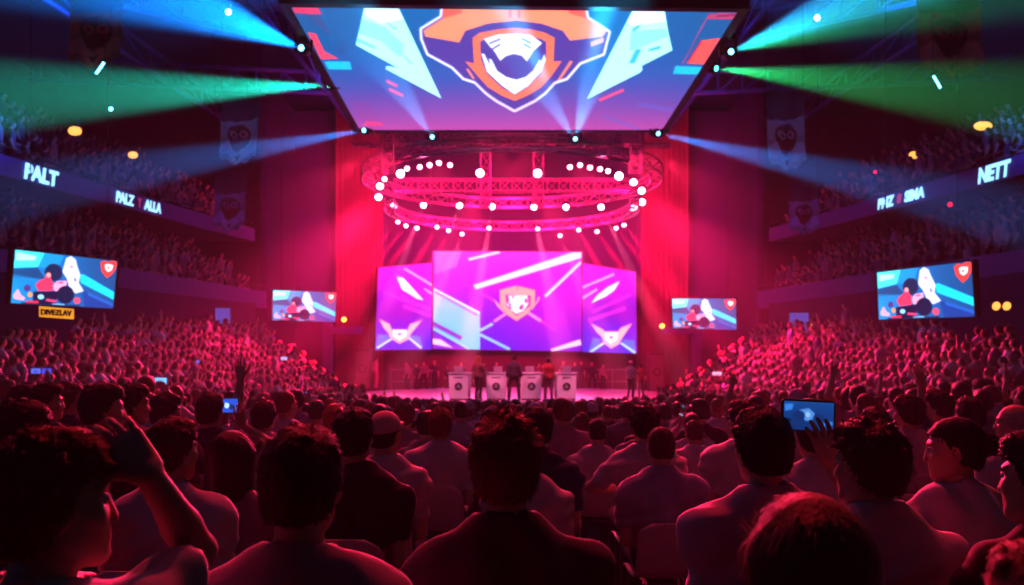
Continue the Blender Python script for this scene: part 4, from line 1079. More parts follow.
UPPER_SM = [(419.7, 167), (429.6, 165), (439, 163), (450, 165), (407, 168.5), (570, 167), (580, 165), (590, 167.5), (600, 169), (608, 171), (384.5, 179)]
SIDE = [(633.5, 182), (641.6, 190.5), (642, 202), (633.5, 208), (380, 186), (378.6, 197), (394, 206)]
MIDR = [(423.5, 205), (459.5, 205.5), (492, 206.5), (534, 207), (566, 207), (601, 207)]
LOWR = [(398, 222), (406, 225.7), (417, 228), (437, 227), (448.5, 230.5), (462, 234), (489, 228), (537.7, 228.8), (560, 235.6), (578.7, 229.8), (597, 231.5), (616, 228), (624, 225)]
ROSE = (1.0, 0.10, 0.25); RED = (1.0, 0.008, 0.095); PINK = (1.0, 0.20, 0.38); HOT = (1.0, 0.022, 0.17); AUDC = (1.0, 0.035, 0.14); GLOW = (1.0, 0.010, 0.15); TOPC = (1.0, 0.03, 0.06)
AUD = Vector((0, 12, 2))
def P_on(px, py, D): return P(px, py, D)
for (px, py) in UPPER_BIG:
    p = P(px, py, 29.3); d = Vector((p.x * 0.3, 8, 1.5)) - p
    put_lamp(1, p, d, 'large dazzling pink-white stage light on the near side of the ring truss', 'large lights on the ring truss front')
for (px, py) in UPPER_SM:
    p = P(px, py, 30.2); put_lamp(2, p, Vector((p.x * 0.8, 20, 3)) - p, 'small pink light in the cluster along the ring truss front', 'small lights on the ring truss front')
for (px, py) in SIDE:
    p = P(px, py, 34.2 + (py - 190) * 0.1); put_lamp(1, p, Vector((p.x * 0.6, 22, 2)) - p, 'bright round light at the outer bend of the ring truss', 'lights on the ring truss ends')
mid_spots = []
for (px, py) in MIDR:
    p = P(px, py, 39.0); put_lamp(1, p, Vector((p.x * 0.6, 24, 1)) - p, 'bright stage light on the far side of the ring truss', 'lights on the ring truss back'); mid_spots.append(p)
low_spots = []
for (px, py) in LOWR:
    p = P(px, py, 38.6 - abs(px - 512) * 0.022); put_lamp(2, p, Vector((p.x * 0.9, 26, 1)) - p, 'small bright stage light on the lower curved truss', 'lights on the lower curved truss'); low_spots.append(p)

def moving_head(loc, d, lens, label, size=1.0):
    t = empty('moving_head_light', loc); d = Vector(d).normalized()
    mb = MB(); mb.box((0, 0, 0.36 * size), (0.34 * size, 0.30 * size, 0.14 * size)); mb.build('base', M['black'], t)
    mb = MB()
    for s in (1, -1): mb.box((s * 0.19 * size, 0, 0.12 * size), (0.05 * size, 0.10 * size, 0.42 * size))
    mb.box((0, 0, 0.31 * size), (0.43 * size, 0.10 * size, 0.05 * size)); mb.build('yoke', M['black'], t)
    q = d.to_track_quat('-Z', 'Y').to_matrix().to_4x4()
    mb = MB(); mb.lathe([(0.09*size, 0.20*size), (0.14*size, 0.14*size), (0.15*size, -0.08*size), (0.125*size, -0.16*size)], 16, q); mb.build('lamp_head', M['black'], t, True)
    mb = MB(); mb.lathe([(0.01, -0.185*size), (0.05*size, -0.175*size), (0.075*size, -0.162*size), (0.075*size, -0.158*size)], 16, q); mb.build('lens', lens, t, True)
    return tag(t, label, 'light')
TEAL = (0.0, 0.85, 0.62); GREEN = (0.02, 1.0, 0.30); BLUEC = (0.0, 0.30, 1.0); CYANC = (0.03, 0.55, 1.0)
BEAMS = [  # source (px, py, D), target (px, py, D), colour, power, cone, lens, label
    ((333, 85, 24.0), (0, 96, 17.5), TEAL, 461999, 12, 'lens_green', 'green beam light on the left edge of the overhead screen'),
    ((304, 49, 20.6), (165, -6, 15.0), BLUEC, 588000, 14, 'lens_blue', 'blue beam light at the upper left corner of the overhead screen'),
    ((366, 130, 28.0), (235, 153, 21.0), BLUEC, 461999, 5.2, 'lens_blue', 'blue beam light at the lower left corner of the overhead screen'),
    ((728, 53, 20.6), (860, -4, 15.5), CYANC, 308000, 12, 'lens_blue', 'blue beam light at the upper right corner of the overhead screen'),
    ((712, 68, 22.8), (1024, 100, 16.5), GREEN, 168000, 13, 'lens_green', 'green beam light on the right edge of the overhead screen'),
    ((656, 133, 28.0), (835, 174, 20.0), BLUEC, 461999, 5.8, 'lens_blue', 'blue beam light at the lower right corner of the overhead screen'),
    ((433, 138, 28.6), (385, 66, 21.0), CYANC, 112000, 8, 'lens_blue', 'cyan light on the truss below the screen, left one of two'),
    ((575, 140, 28.6), (597, 62, 20.5), CYANC, 140000, 8, 'lens_blue', 'cyan light on the truss below the screen, right one of two'),
]
for (sp_, tp, col, pw, an, ln, lb) in BEAMS:
    a, b = P(*sp_), P(*tp); d = (b - a).normalized()
    moving_head(a, d, M[ln], lb, 1.0)
    spot(a + d * 0.26, d, col, pw, an, 0.6, 0.05)
a = P(728, 53, 20.6); d = (P(860, 14, 16) - a).normalized(); spot(a + d * 0.26, d, (0.03, 1.0, 0.45), 112000, 13, 0.7, 0.05)
a = P(575, 140, 28.6); d = (P(528, 66, 21) - a).normalized(); spot(a + d * 0.3, d, CYANC, 98000, 8, 0.6, 0.05)
a = P(363, 62, 22.6); d = (P(322, 38, 18.5) - a).normalized(); spot(a, d, CYANC, 7000, 15, 0.9, 0.05)

# beams over the stage
tg = {423.5: 372, 459.5: 412, 492: 470, 534: 556, 566: 612, 601: 668}
for (px, py), p in zip(MIDR, mid_spots):
    t = P(tg[px], 345, 37.0); spot(p + Vector((0, -0.25, -0.1)), t - p, PINK, 230000, 9, 0.6, 0.06)
for (px, py), p in zip(LOWR, low_spots):
    k = (px - 512) / 112; t = P(512 + k * 205, 330, 35.5); spot(p + Vector((0, -0.2, -0.1)), t - p, RED if abs(k) > 0.55 else ROSE, 240000, 13, 0.6, 0.06)
for (px, py) in UPPER_BIG:
    p = P(px, py, 29.3); t = Vector((p.x * 1.6, 38, 1.2)); spot(p + Vector((0, 0.1, -0.3)), t - p, RED, 6000, 34, 0.9, 0.1)
# broad red wash over the stage and the audience
for x in (-4.8, -1.6, 1.6, 4.8):
    p = Vector((x, 37.5, H1 + 0.2)); spot(p, Vector((x * 1.5, 19.5, 0.4)) - p, AUDC, 38000, 24, 0.6, 0.25)
for i, x in enumerate((-5.2, -2.2, 2.2, 5.2)):
    p = Vector((x, 28.9, CZ + 6.5)); spot(p, Vector((x * 1.1, 8.6, 1.5)) - p, AUDC, 23000, 14, 0.5, 0.12)
for x in (-3.9, 0, 3.9):
    p = Vector((x, 28.9, CZ + 6.6)); spot(p, Vector((x * 0.75, 3.6, 2.1)) - p, AUDC, 40000, 12, 0.5, 0.12)
for s in (1, -1):
    p = Vector((s * 5.2, 34.6, H1 - 0.2)); spot(p, Vector((s * 9.6, 28.5, 0.6)) - p, HOT, 56000, 38, 0.9, 0.3)
    p = Vector((s * 5.6, 35.5, H1 - 0.2)); spot(p, Vector((s * 9.8, 19, 0.2)) - p, HOT, 120000, 24, 0.9, 0.3)
    p = Vector((s * 3.2, 29.4, H1 + 0.3)); spot(p, Vector((s * 1.0, 34, 1.2)) - p, (1.0, 0.22, 0.42), 8000, 44, 0.9, 0.2)
    spot(Vector((s * 6.2, 25, 13.5)), (s, -0.2, 0.12), (0.02, 0.20, 1.0), 22000, 84, 1.0, 0.3)  # blue spots added to tint the haze beside the screen, no fixture
for x in (-4.2, 0, 4.2):
    spot(Vector((x, 14.0, CEIL - 1.2)), Vector((x * 0.75, 3.8, 2.2)) - Vector((x, 14.0, CEIL - 1.2)), TOPC, 4600, 32, 0.8, 0.10)
for p in lamp_spots: spot(p + Vector((0, -0.22, -0.14)), (0, 1, 0.30), GLOW, 1900, 120, 0.8, 0.08)  # extra wide spots added at each lamp for a red halo
for x in (-4.4, 0, 4.4): spot(Vector((x, 38.5, H1 - 0.2)), (x * 0.05, 1, 0.05), RED, 12500, 96, 0.9, 0.4)
# picture light thrown forward by the stage screens
area(Vector((0, 44.7, CZ + 2.6)), (0, -1, -0.25), (0.75, 0.16, 0.9), 420, 11, 5)
area(Vector((0, 24, 10.1)), (0, -0.35, -1), (0.30, 0.45, 1.0), 110, 9, 8)
# added blue and violet fill spots under the roof, without fixtures
for x in (-13, 13):
    for y in (16, 26, 36):
        spot(Vector((x * 0.55, y, CEIL - 0.7)), Vector((x * 0.5, 0, -8)), (0.08, 0.22, 1.0), 260, 110, 1.0, 0.5)
for y in (3, 10, 18):
    spot(Vector((0, y, CEIL - 0.8)), Vector((0, 0.15, -1)), (0.42, 0.16, 1.0), 60 if y < 5 else 130, 120, 1.0, 1.0)
for s in (1, -1):
    for y in (24, 33): spot(Vector((s * 6.5, y - 4, CEIL - 1.2)), Vector((s * 14, y, 8.0)) - Vector((s * 6.5, y - 4, CEIL - 1.2)), (0.22, 0.14, 0.9), 450, 60, 1.0, 0.5)

# small lamps dotted about the hall
def small_lamp(px, py, D, m, r, label, cat='lamp', name='ceiling_lamp', stretch=1.0):
    t = empty(name, P(px, py, D)); mb = MB()
    mb.lathe([(r * 0.3, r * 1.2), (r * 0.9, r * 0.7), (r * 1.12, 0.0), (r * 1.05, -r * 0.1)], 14, Matrix.Rotation(R(-80), 4, 'X')); mb.build('lamp_housing', M['black'], t, True)
    mb = MB(); mb.lathe([(0.005, -r * 0.35), (r * 0.7, -r * 0.25), (r, -r * 0.05), (r, -0.0)], 14, Matrix.Rotation(R(-80), 4, 'X') @ Matrix.Diagonal((stretch, 1, 1, 1))); mb.build('lamp_glass', m, t, True)
    mb = MB(); mb.tube((0, r, r * 0.6), (0, r + 0.05, r * 3), r * 0.15); mb.build('bracket', M['steel'], t)
    return tag(t, label, cat)
small_lamp(228.5, 12, 24, M['lens_lime'], 0.10, 'tiny pale yellow roof lamp high on the left beside the blue beam')
small_lamp(817, 18, 24, M['lens_lime'], 0.10, 'tiny yellow-green roof lamp high on the right below the blue beam')
small_lamp(75, 131, 27, M['lens_warm'], 0.16, 'warm orange lamp at the back of the upper left balcony, nearer one', stretch=1.4)
small_lamp(133, 155, 31, M['lens_warm'], 0.14, 'warm lamp at the back of the upper left balcony, farther one', stretch=1.3)
small_lamp(914, 155, 31, M['lens_warm'], 0.15, 'warm lamp at the back of the upper right balcony above the crowd', stretch=1.3)
small_lamp(983, 126, 27, M['lens_warm'], 0.15, 'dull orange lamp over the doorway of the upper right balcony', stretch=2.0)
small_lamp(344, 319.5, 40, M['lens_yellow'], 0.13, 'small round amber lamp left of the stage, beside the small hanging screen')
small_lamp(662, 326, 40, M['lens_yellow'], 0.13, 'small round amber lamp right of the stage, beside the small hanging screen')
small_lamp(996, 306, 19.5, M['lens_warm'], 0.11, 'warm concourse lamp beside the wide right screen, nearer the screen')
small_lamp(1006.5, 306, 19.5, M['lens_warm'], 0.11, 'warm concourse lamp beside the wide right screen, outer one of the pair')
small_lamp(156, 304.5, 31, M['lens_red'], 0.13, 'red warning lamp under the lower left balcony')
small_lamp(875, 172, 31, M['lens_red'], 0.07, 'tiny red lamp among the upper right balcony crowd')
small_lamp(950, 204.5, 28, M['lens_red'], 0.09, 'tiny red lamp under the upper right balcony')
small_lamp(111, 109, 25, M['lens_blue'], 0.07, 'tiny pale blue roof lamp above the upper left balcony')
def lit_sign(px, py, D, w, h, m, label, name='exit_sign'):
    t = empty(name, P(px, py, D)); mb = MB(); mb.box((0, 0.04, 0), (w * 1.1, 0.08, h * 1.15)); mb.build('sign_case', M['black'], t)
    mb = MB(); mb.box((0, -0.01, 0), (w, 0.03, h)); mb.build('sign_face', m, t); return tag(t, label, 'sign')
lit_sign(166.5, 313.5, 31, 0.24, 0.16, M['glow_green'], 'small green lit exit sign under the lower left balcony')
lit_sign(205, 316, 32, 0.40, 0.12, M['sign_yellow'], 'small yellow lit sign on the left concourse wall')
lit_sign(812, 325, 32, 0.34, 0.12, M['sign_yellow'], 'small yellow-green lit sign on the right concourse wall')
lit_sign(221, 316, 32.4, 0.7, 0.6, M['glow_blue'], 'dim blue glow put in for a lit doorway on the left concourse', 'doorway_glow')  # glowing sheets stand in for blue light in the doorways
lit_sign(800, 322, 32.4, 0.8, 0.7, M['glow_blue'], 'dim blue glow put in for a lit doorway on the right concourse', 'doorway_glow')
for (px, py, a, lb) in ((100, 68, -35, 'left'), (937, 82, 30, 'right')):
    t = empty('glow_tube', P(px, py, 19)); mb = MB(); d = Vector((math.sin(R(-a)), 0, math.cos(R(a)))) * 0.16; mb.tube(-d, d, 0.028, 8); mb.build('tube', M['lens_blue'], t, True)
    mb = MB(); mb.tube(d, d * 1.3, 0.034, 8); mb.build('tube_cap', M['black'], t); mb = MB(); mb.tube(d * 1.3, Vector((0, 0, CEIL - t.location.z)), 0.008); mb.build('cord', M['black'], t)
    tag(t, f'short pale blue light tube hanging below the high {lb} banner', 'light')
# ------------------------------------------------------------------ podiums and people on the stage
pod0 = None
def make_podium():
    t = empty('podium'); mb = MB()
    w, d, h = 0.39, 0.28, 1.0
    mb.add([(-w*.94,-d,0.05),(w*.94,-d,0.05),(w*.94,d,0.05),(-w*.94,d,0.05),(-w,-d*1.05,h),(w,-d*1.05,h),(w,d,h),(-w,d,h)], [(0,3,2,1),(4,5,6,7),(0,1,5,4),(1,2,6,5),(2,3,7,6),(3,0,4,7)])
    mb.build('front_cabinet', M['podium'], t, bevel=0.015)
    mb = MB(); mb.box((0, 0, 1.025), (0.86, 0.64, 0.05)); mb.build('top', M['podium'], t, bevel=0.012)
    mb = MB(); mb.box((0, 0, 0.025), (0.70, 0.50, 0.05)); mb.build('plinth', M['black'], t)
    mb = MB(); rot = Matrix.Rotation(R(90), 4, 'X'); n = 24
    o_ = [(0.145*math.cos(2*math.pi*i/n), 0.145*math.sin(2*math.pi*i/n)) for i in range(n)]; i_ = [(0.085*math.cos(2*math.pi*i/n), 0.085*math.sin(2*math.pi*i/n)) for i in range(n)]
    vs = [(x, -0.302, 0.52 + z) for x, z in o_] + [(x, -0.302, 0.52 + z) for x, z in i_] + [(x, -0.29, 0.52 + z) for x, z in o_] + [(x, -0.29, 0.52 + z) for x, z in i_]
    mb.add(vs, [(i, (i+1) % n, n+(i+1) % n, n+i) for i in range(n)] + [(2*n+i, 3*n+i, 3*n+(i+1) % n, 2*n+(i+1) % n) for i in range(n)] + [(i, 2*n+i, 2*n+(i+1) % n, (i+1) % n) for i in range(n)])
    for k in range(3):
        a = 2 * math.pi * k / 3 + .5; mb.tube((0.03*math.cos(a), -0.3, 0.52+0.03*math.sin(a)), (0.10*math.cos(a), -0.3, 0.52+0.10*math.sin(a)), 0.022, 8)
    mb.build('round_emblem', M['ink'], t)
    mb = MB(); mb.box((0, -0.297, 0.86), (0.34, 0.012, 0.035)); mb.build('nameplate', M['ink'], t)
    return t
PX = [(460, 'leftmost of the four'), (496.5, 'just left of the man in black'), (531, 'just right of the man in black'), (565, 'rightmost of the four')]
lap0 = None
for i, (px, lb) in enumerate(PX):
    p = P(px, 400, 32.6); p.z = SZ
    if pod0 is None: pod0 = make_podium(); o = pod0
    else: o = dup(pod0)
    o.location = p; o.rotation_euler = (0, 0, R((512 - px) * -0.15)); tag(o, f'white podium with round dark emblem, {lb}', 'podium', 'white podiums on the stage')
    if lap0 is None:
        lap0 = empty('laptop'); mb = MB(); mb.box((0, 0, 0.01), (0.34, 0.24, 0.02)); mb.build('keyboard_base', M['steel'], lap0, bevel=0.004)
        mb = MB(); mb.box((0, -0.13, 0.13), (0.34, 0.012, 0.23), Matrix.Rotation(R(12), 3, 'X')); mb.build('lid', M['chair'], lap0, bevel=0.004); l = lap0
    else: l = dup(lap0)
    l.location = p + Vector((0.06 if i % 2 else -0.05, 0.02, 1.05)); tag(l, f'open laptop on the white podium {lb}', 'laptop')

STAND = {}
def stand_person(key, sp, det, px, feet_py, D, label, z=None, s=None, rz=0.0, group=None, head_py=None):
    p = P(px, feet_py, D); p.z = SZ if z is None else z
    if key not in STAND:
        b, k = make_person(dict(sp, pose='stand'), det); STAND[key] = b; STAND[key + '_k'] = k['HC'].z + 0.14
    else:
        b = dup(STAND[key])
    top = STAND[key + '_k']
    if head_py is not None: s = (P(px, head_py, D).z - p.z) / top
    b.location = p; b.rotation_euler = (0, 0, R(rz)); b.scale = (s or 1.0,) * 3
    tag(b, label, 'person', group); return b
def recolor(b, shirt=None, pants=None, hair=None, skin=None):
    if skin: b.color = (*skin, 1)
    for ch in b.children:
        st = ch.name.split('.')[0]
        if st == 'shirt' and shirt: ch.color = (*shirt, 1)
        if st == 'trousers' and pants: ch.color = (*pants, 1)
        if st == 'hair' and hair: ch.color = (*hair, 1)
stand_person('host', dict(shirt=(0.02, 0.02, 0.035), sleeve='long', pants=(0.02, 0.02, 0.03), stance=0.17, seed=2), 'mid', 514, 401, 31.9, 'man in black standing legs apart between the middle podiums, back to us', head_py=355)
stand_person('woman', dict(shirt=(0.16, 0.05, 0.06), fem=True, width=0.86, hair='long', haircol=(0.3, 0.1, 0.05), pants=(0.02, 0.02, 0.03), stance=0.08, head=(-30, 0, 0), seed=3, armR=dict(w=(0.12, 0.24, 1.15), hint=(0.9, -0.4, -0.5), d=(-0.3, 0.9, 0.2), n=(0, 0, -1), curl=20)), 'mid', 478.5, 399.5, 32.0, 'long-haired woman with dark trousers standing beside the leftmost podium', rz=-25, head_py=355.5)
stand_person('redman', dict(shirt=(0.30, 0.03, 0.04), pants=(0.12, 0.03, 0.05), stance=0.12, loose=True, seed=4, width=1.08), 'mid', 548.5, 398, 32.1, 'man in a red shirt standing between the third and rightmost podiums', head_py=357.5)
stand_person('pale', dict(shirt=(0.62, 0.45, 0.5), sleeve='long', pants=(0.55, 0.40, 0.45), stance=0.13, seed=5), 'mid', 375.5, 389, 41.5, 'man in a pale suit standing at the left edge of the stage', head_py=357, rz=-60)
stand_person('guitar', dict(shirt=(0.5, 0.42, 0.46), pants=(0.02, 0.02, 0.03), hair='cap', capcol=(0.7, 0.65, 0.7), stance=0.12, seed=6, armR=dict(w=(0.10, 0.26, 1.15), hint=(0.9, -0.3, -0.5), d=(-0.5, 0.8, 0.2), n=(0, 0, -1), curl=35), armL=dict(w=(0.05, 0.28, 1.0), hint=(0.9, -0.3, -0.5), d=(-0.5, 0.8, 0.1), n=(0, 0, -1), curl=35)), 'mid', 630.5, 398.5, 33.6, 'man in a pale cap and dark trousers standing at the right of the stage', head_py=360.5, rz=-40)
b = stand_person('redman', {}, 'mid', 641, 398.5, 34.2, 'shorter person standing just right of the man in the pale cap', head_py=364, rz=30); recolor(b, (0.20, 0.05, 0.08), (0.03, 0.02, 0.03))
crew = [(424, 'host'), (434.5, 'woman'), (448, 'pale'), (407, 'host'), (581, 'redman'), (592, 'host'), (603, 'pale'), (417, 'redman'), (461, 'redman'), (484, 'host'), (497, 'pale'), (538, 'host'), (563, 'woman'), (574, 'host')]
rnd = random.Random(4)
for i, (px, key) in enumerate(crew):
    D = 42.6 - abs(px - 512) * 0.008 + rnd.uniform(-.6, .3)
    b = stand_person(key, {}, 'mid', px, 388, D, 'small crew member standing in the dim strip behind the podiums', group='crew at the back of the stage', head_py=rnd.uniform(360, 366), rz=rnd.uniform(120, 240))
    recolor(b, rnd.choice([(0.10, 0.06, 0.12), (0.3, 0.2, 0.28), (0.05, 0.05, 0.08), (0.25, 0.08, 0.12)]), (0.03, 0.03, 0.05))

def box_thing(name, parts, loc, label, cat, rz=0):
    t = empty(name, loc, rz)
    for (nm, c, sz, m) in parts:
        mb = MB(); mb.box(c, sz); mb.build(nm, M[m], t, bevel=0.01)
    return tag(t, label, cat)
def speaker(px, py, D, w, h, label, z=0.0, rz=0.0):
    p = P(px, py, D); t = empty('loudspeaker', (p.x, p.y, z), rz); mb = MB(); mb.box((0, 0, h / 2), (w, w * 0.9, h)); mb.build('cabinet', M['black'], t, bevel=0.02)
    mb = MB(); mb.box((0, -w * 0.46, h / 2), (w * 0.9, 0.03, h * 0.94)); mb.build('grille', M['steel'], t)
    for k in (0.3, 0.7):
        mb = MB(); mb.lathe([(w * 0.30, 0.0), (w * 0.26, 0.02), (w * 0.1, 0.0), (0.01, 0.005)], 16, Matrix.Translation((0, -w * 0.47, h * k)) @ Matrix.Rotation(R(90), 4, 'X')); mb.build('driver', M['black'], t, True)
    return tag(t, label, 'loudspeaker')
speaker(363.5, 390, 40.0, 0.72, 3.1, 'tall black loudspeaker stack left of the stage beside the man in the pale suit', 0.0)
speaker(655.5, 390, 40.0, 0.72, 2.9, 'tall black loudspeaker stack at the right edge of the stage', 0.0)
speaker(549, 404, 31.0, 0.44, 1.25, 'low black stage monitor in front of the red-shirted man', 0.0)
for s, nm in ((-1, 'left'), (1, 'right')):
    t = empty('crowd_barrier', (s * 5.0, 42.3, SZ)); mb = MB()
    for zz in (0.35, 0.95): mb.tube((-1.0, 0, zz), (1.0, 0, zz), 0.03)
    mb.build('rail', M['truss'], t)
    for xx in (-1, 0, 1):
        mb = MB(); mb.tube((xx, 0, 0), (xx, 0, 0.97), 0.03); mb.build('post', M['truss'], t)
    tag(t, f'metal railing at the back {nm} of the stage deck', 'railing')

# ------------------------------------------------------------------ the audience close by
def hero(px, top, D, label, det='hi', chair=True, **sp):
    x = (px - CX) / F * D; zt = CZ + (YH - top) / F * D; fl = floor_z(x, D)
    th = math.atan2(x, 36 - D) + R(sp.pop('turn', 0))
    k0 = skeleton({a: b for a, b in sp.items() if a not in ('armR', 'armL')})
    hh = dict(crop=0.128, none=0.122, balding=0.125, cap=0.142, tousled=0.150, wavy=0.150).get(sp.get('hair', 'short'), 0.143)
    t0 = k0['HC'].z + hh
    s = max(0.80, min(1.16, (zt - fl) / t0)); z = zt - t0 * s
    ct, st_ = math.cos(-th), math.sin(-th)
    def loc(p, d_): # hall place -> the figure's own frame
        w = P(*p) if len(p) == 3 and not isinstance(p, Vector) else p
        dx, dy, dz = w.x - x, w.y - D, w.z - z
        return Vector((ct * dx - st_ * dy, st_ * dx + ct * dy, dz)) / s
    def rot(v): v = Vector(v); return Vector((ct * v.x - st_ * v.y, st_ * v.x + ct * v.y, v.z))
    for key in ('armR', 'armL'):
        if sp.get(key) and sp[key].get('world'):
            a = dict(sp[key]); a['w'] = loc(a['world'], D); a['d'] = rot(a['d']); a['n'] = rot(a['n']); a['hint'] = rot(a['hint']); a['abs'] = True; sp[key] = a
    b, k = make_person(sp, det)
    b.location = (x, D, z); b.rotation_euler = (0, 0, th); b.scale = (s,) * 3
    tag(b, label, 'person')
    if chair: seats.append((x, D, min(z, fl + 0.08) if z < fl else z, th, s, label))
    placed.append((x, D)); return b
seats, placed = [], []
UP = lambda px, py, D, hint=(-0.5, -0.2, -1), d=(0, 0.1, 1), n=(0, 1, 0), curl=14, show=True, lift=0.05: dict(world=(px, py, D), hint=hint, d=d, n=n, curl=curl, show=show, lift=lift)

# front row, nearest the camera
hero(36, 431, 1.52, 'big dark-haired head at the lower left corner, waving a raised hand', hair='tousled', haircol=AUBURN, shirt=WHITE, head=(-42, -4, 0), turn=-10, seed=1, width=1.02,
     armR=dict(world=(149, 474, 1.60), hint=(0.15, 0.85, -0.5), d=(-0.62, 0.12, 0.66), n=(-0.35, 0.75, -0.35), curl=24, show=True, lift=0.06))
hero(298, 427, 1.86, 'short-haired man with protruding ears and mauve shirt, front row left of centre', hair='short', haircol=BROWN, shirt=(0.42, 0.30, 0.42), head=(-6, 2, 0), seed=7)
hero(505, 414, 2.2, 'tousled red-lit head in the very centre, dark maroon t-shirt', hair='tousled', haircol=AUBURN, shirt=(0.10, 0.05, 0.075), head=(2, 0, 0), seed=3, width=1.08)
hero(766, 408, 2.8, 'tall man with black hair and long neck behind the woman in front, pale shirt', hair='short', haircol=BLACK, shirt=(0.50, 0.40, 0.52), head=(10, 0, 0), seed=11, width=1.08)
hero(815, 495, 1.34, 'red-lit straight-haired woman cut off at the bottom edge, nearest on the right', hair='bob', haircol=AUBURN, shirt=(0.05, 0.03, 0.04), fem=True, width=0.88, head=(2, 4, 0), seed=12)
hero(876, 420, 2.5, 'spiky-haired man in a collared white shirt holding up a large phone', hair='tousled', haircol=BROWN, shirt=WHITE, collar=0.02, head=(38, 0, 0), seed=14, width=1.05,
     armL=UP(832, 466, 2.72, hint=(0.25, -0.6, -1), d=(-0.28, 0.1, 1), n=(-0.25, 1, 0), curl=14))
hero(962, 415, 3.15, 'person in white facing left in profile with dark hair gathered at the back', hair='bun', haircol=BLACK, shirt=WHITE, fem=True, head=(64, 4, 0), seed=15, width=1.0)
hero(1052, 431, 2.2, 'broad person in a dark shirt half cut off by the right edge', hair='short', haircol=BLACK, shirt=(0.06, 0.012, 0.015), head=(25, 0, 0), seed=16, width=1.1, turn=8)
hero(1058, 548, 1.22, 'head with red-lit hair peeking in at the bottom right corner', hair='short', haircol=AUBURN, shirt=(0.1, 0.05, 0.05), seed=17)
hero(168, 418, 3.3, 'man in a white t-shirt behind the raised waving hand, head turned right', hair='short', haircol=BROWN, shirt=WHITE, head=(-28, 0, 0), seed=18, width=1.06)
hero(229, 430, 3.6, 'woman with long straight dark hair seen from behind', hair='long', haircol=(0.05, 0.02, 0.018), shirt=MAUVE, fem=True, width=0.86, head=(-8, 2, 0), seed=19)
hero(352, 408, 3.9, 'black-haired man in a black t-shirt, right of the man with protruding ears', hair='short', haircol=BLACK, shirt=DARK, head=(-6, 0, 0), seed=20, width=1.1)
hero(384, 411, 4.75, 'man in a white baseball cap and white shirt', hair='cap', capcol=(0.55, 0.42, 0.45), shirt=WHITE, head=(-22, 0, 0), seed=21)
hero(440, 408, 6.3, 'man in a white t-shirt with red-lit hair, left of the central head', hair='short', haircol=AUBURN, shirt=WHITE, seed=22, width=1.12)
hero(426, 411, 7.3, 'dark-haired spectator in a grey shirt just behind the white t-shirt left of centre', det='mid', hair='short', shirt=GREY, seed=23)
hero(538, 407, 5.0, 'spectator in a navy t-shirt directly behind the central head, toward its right', hair='short', haircol=BLACK, shirt=NAVY, seed=24, width=1.06)
hero(527, 432, 4.3, 'white-shirted shoulders almost hidden behind the central head', hair='crop', haircol=BLACK, shirt=WHITE, seed=25)
hero(598, 419, 7.2, 'short-haired man in a white t-shirt, fifth row right of the central head', hair='crop', haircol=BLACK, shirt=WHITE, seed=26, width=1.05)
hero(583, 413, 9.0, 'small red-lit head right behind the central man, dark clothes', det='mid', hair='wavy', haircol=BROWN, shirt=DARK, seed=27)
hero(646, 405, 5.7, 'tall-haired man in white, elbow out, right of centre', hair='tousled', haircol=BLACK, shirt=WHITE, seed=28, width=1.1, head=(12, 0, 0),
     armL=dict(w=(0.14, 0.30, 0.74), hint=(1.0, -0.2, -0.1), d=(-0.5, 0.8, 0.4), n=(-0.5, 0, -0.6), curl=30))
hero(662, 427, 4.75, 'close-cropped man in a blue-grey t-shirt with a chair back behind him', hair='crop', haircol=BROWN, shirt=BLUE, seed=29, width=1.12)
hero(695, 420, 7.2, 'cropped round head in a white shirt, right of the blue-grey t-shirt', hair='crop', haircol=BROWN, shirt=WHITE, seed=30)
hero(646, 411, 9.6, 'dark head with red rim light beside two small glowing phones', det='mid', hair='short', shirt=DARK, seed=31)
hero(741, 400, 5.6, 'man in white half hidden behind the tall man with the long neck', hair='short', haircol=BLACK, shirt=WHITE, head=(20, 0, 0), seed=32, width=1.12, tilt=3)
hero(816, 410, 4.3, 'spectator in white hidden behind the held-up phone', hair='short', haircol=BLACK, shirt=WHITE, seed=33, width=0.98)
hero(911, 395, 6.2, 'tall man in a white shirt with wavy hair, right of the phone holder', hair='wavy', haircol=BLACK, shirt=WHITE, head=(26, 0, 0), seed=34, width=1.04)
hero(942, 391, 6.7, 'man in a dark shirt raising one arm, behind the profile in white', hair='short', haircol=BLACK, shirt=NAVY, head=(30, 0, 0), seed=35,
     armL=UP(922, 382, 6.9, hint=(0.1, 0.2, -1), d=(-0.2, 0.1, 1), n=(0, 1, 0)))
hero(878, 407, 5.4, 'rounded dark hair just behind the spiky-haired phone holder', hair='short', haircol=BLACK, shirt=GREY, seed=36)
hero(973, 397, 5.8, 'spectator in navy holding up a small blue-lit phone at the right', hair='short', haircol=BLACK, shirt=NAVY, seed=37, armL=UP(964, 417, 5.95, hint=(-0.4, -0.2, -1), d=(0.2, 0, 1), show=False), width=1.1)
hero(1019, 404, 4.9, 'pale-haired older man in white facing left at the right edge', hair='balding', haircol=SILVER, shirt=WHITE, head=(55, 0, 0), seed=38)
hero(12, 401, 3.1, 'dark-haired person at the left edge turned to the right, face half seen', hair='wavy', haircol=BLACK, shirt=DARK, head=(-55, 0, 0), seed=39, width=1.0)
hero(20, 385, 6.4, 'dark-haired spectator near the left edge, farther back, looking right', hair='short', haircol=BLACK, shirt=DARK, head=(-45, 0, 0), seed=40)
hero(43, 383, 6.0, 'spectator in navy looking right, third row from the left edge', hair='short', haircol=BLACK, shirt=NAVY, head=(-55, 0, 0), seed=41)
hero(65, 382, 6.8, 'spectator with wavy hair between two dark heads on the left', hair='wavy', haircol=BROWN, shirt=NAVY, head=(-40, 0, 0), seed=42)
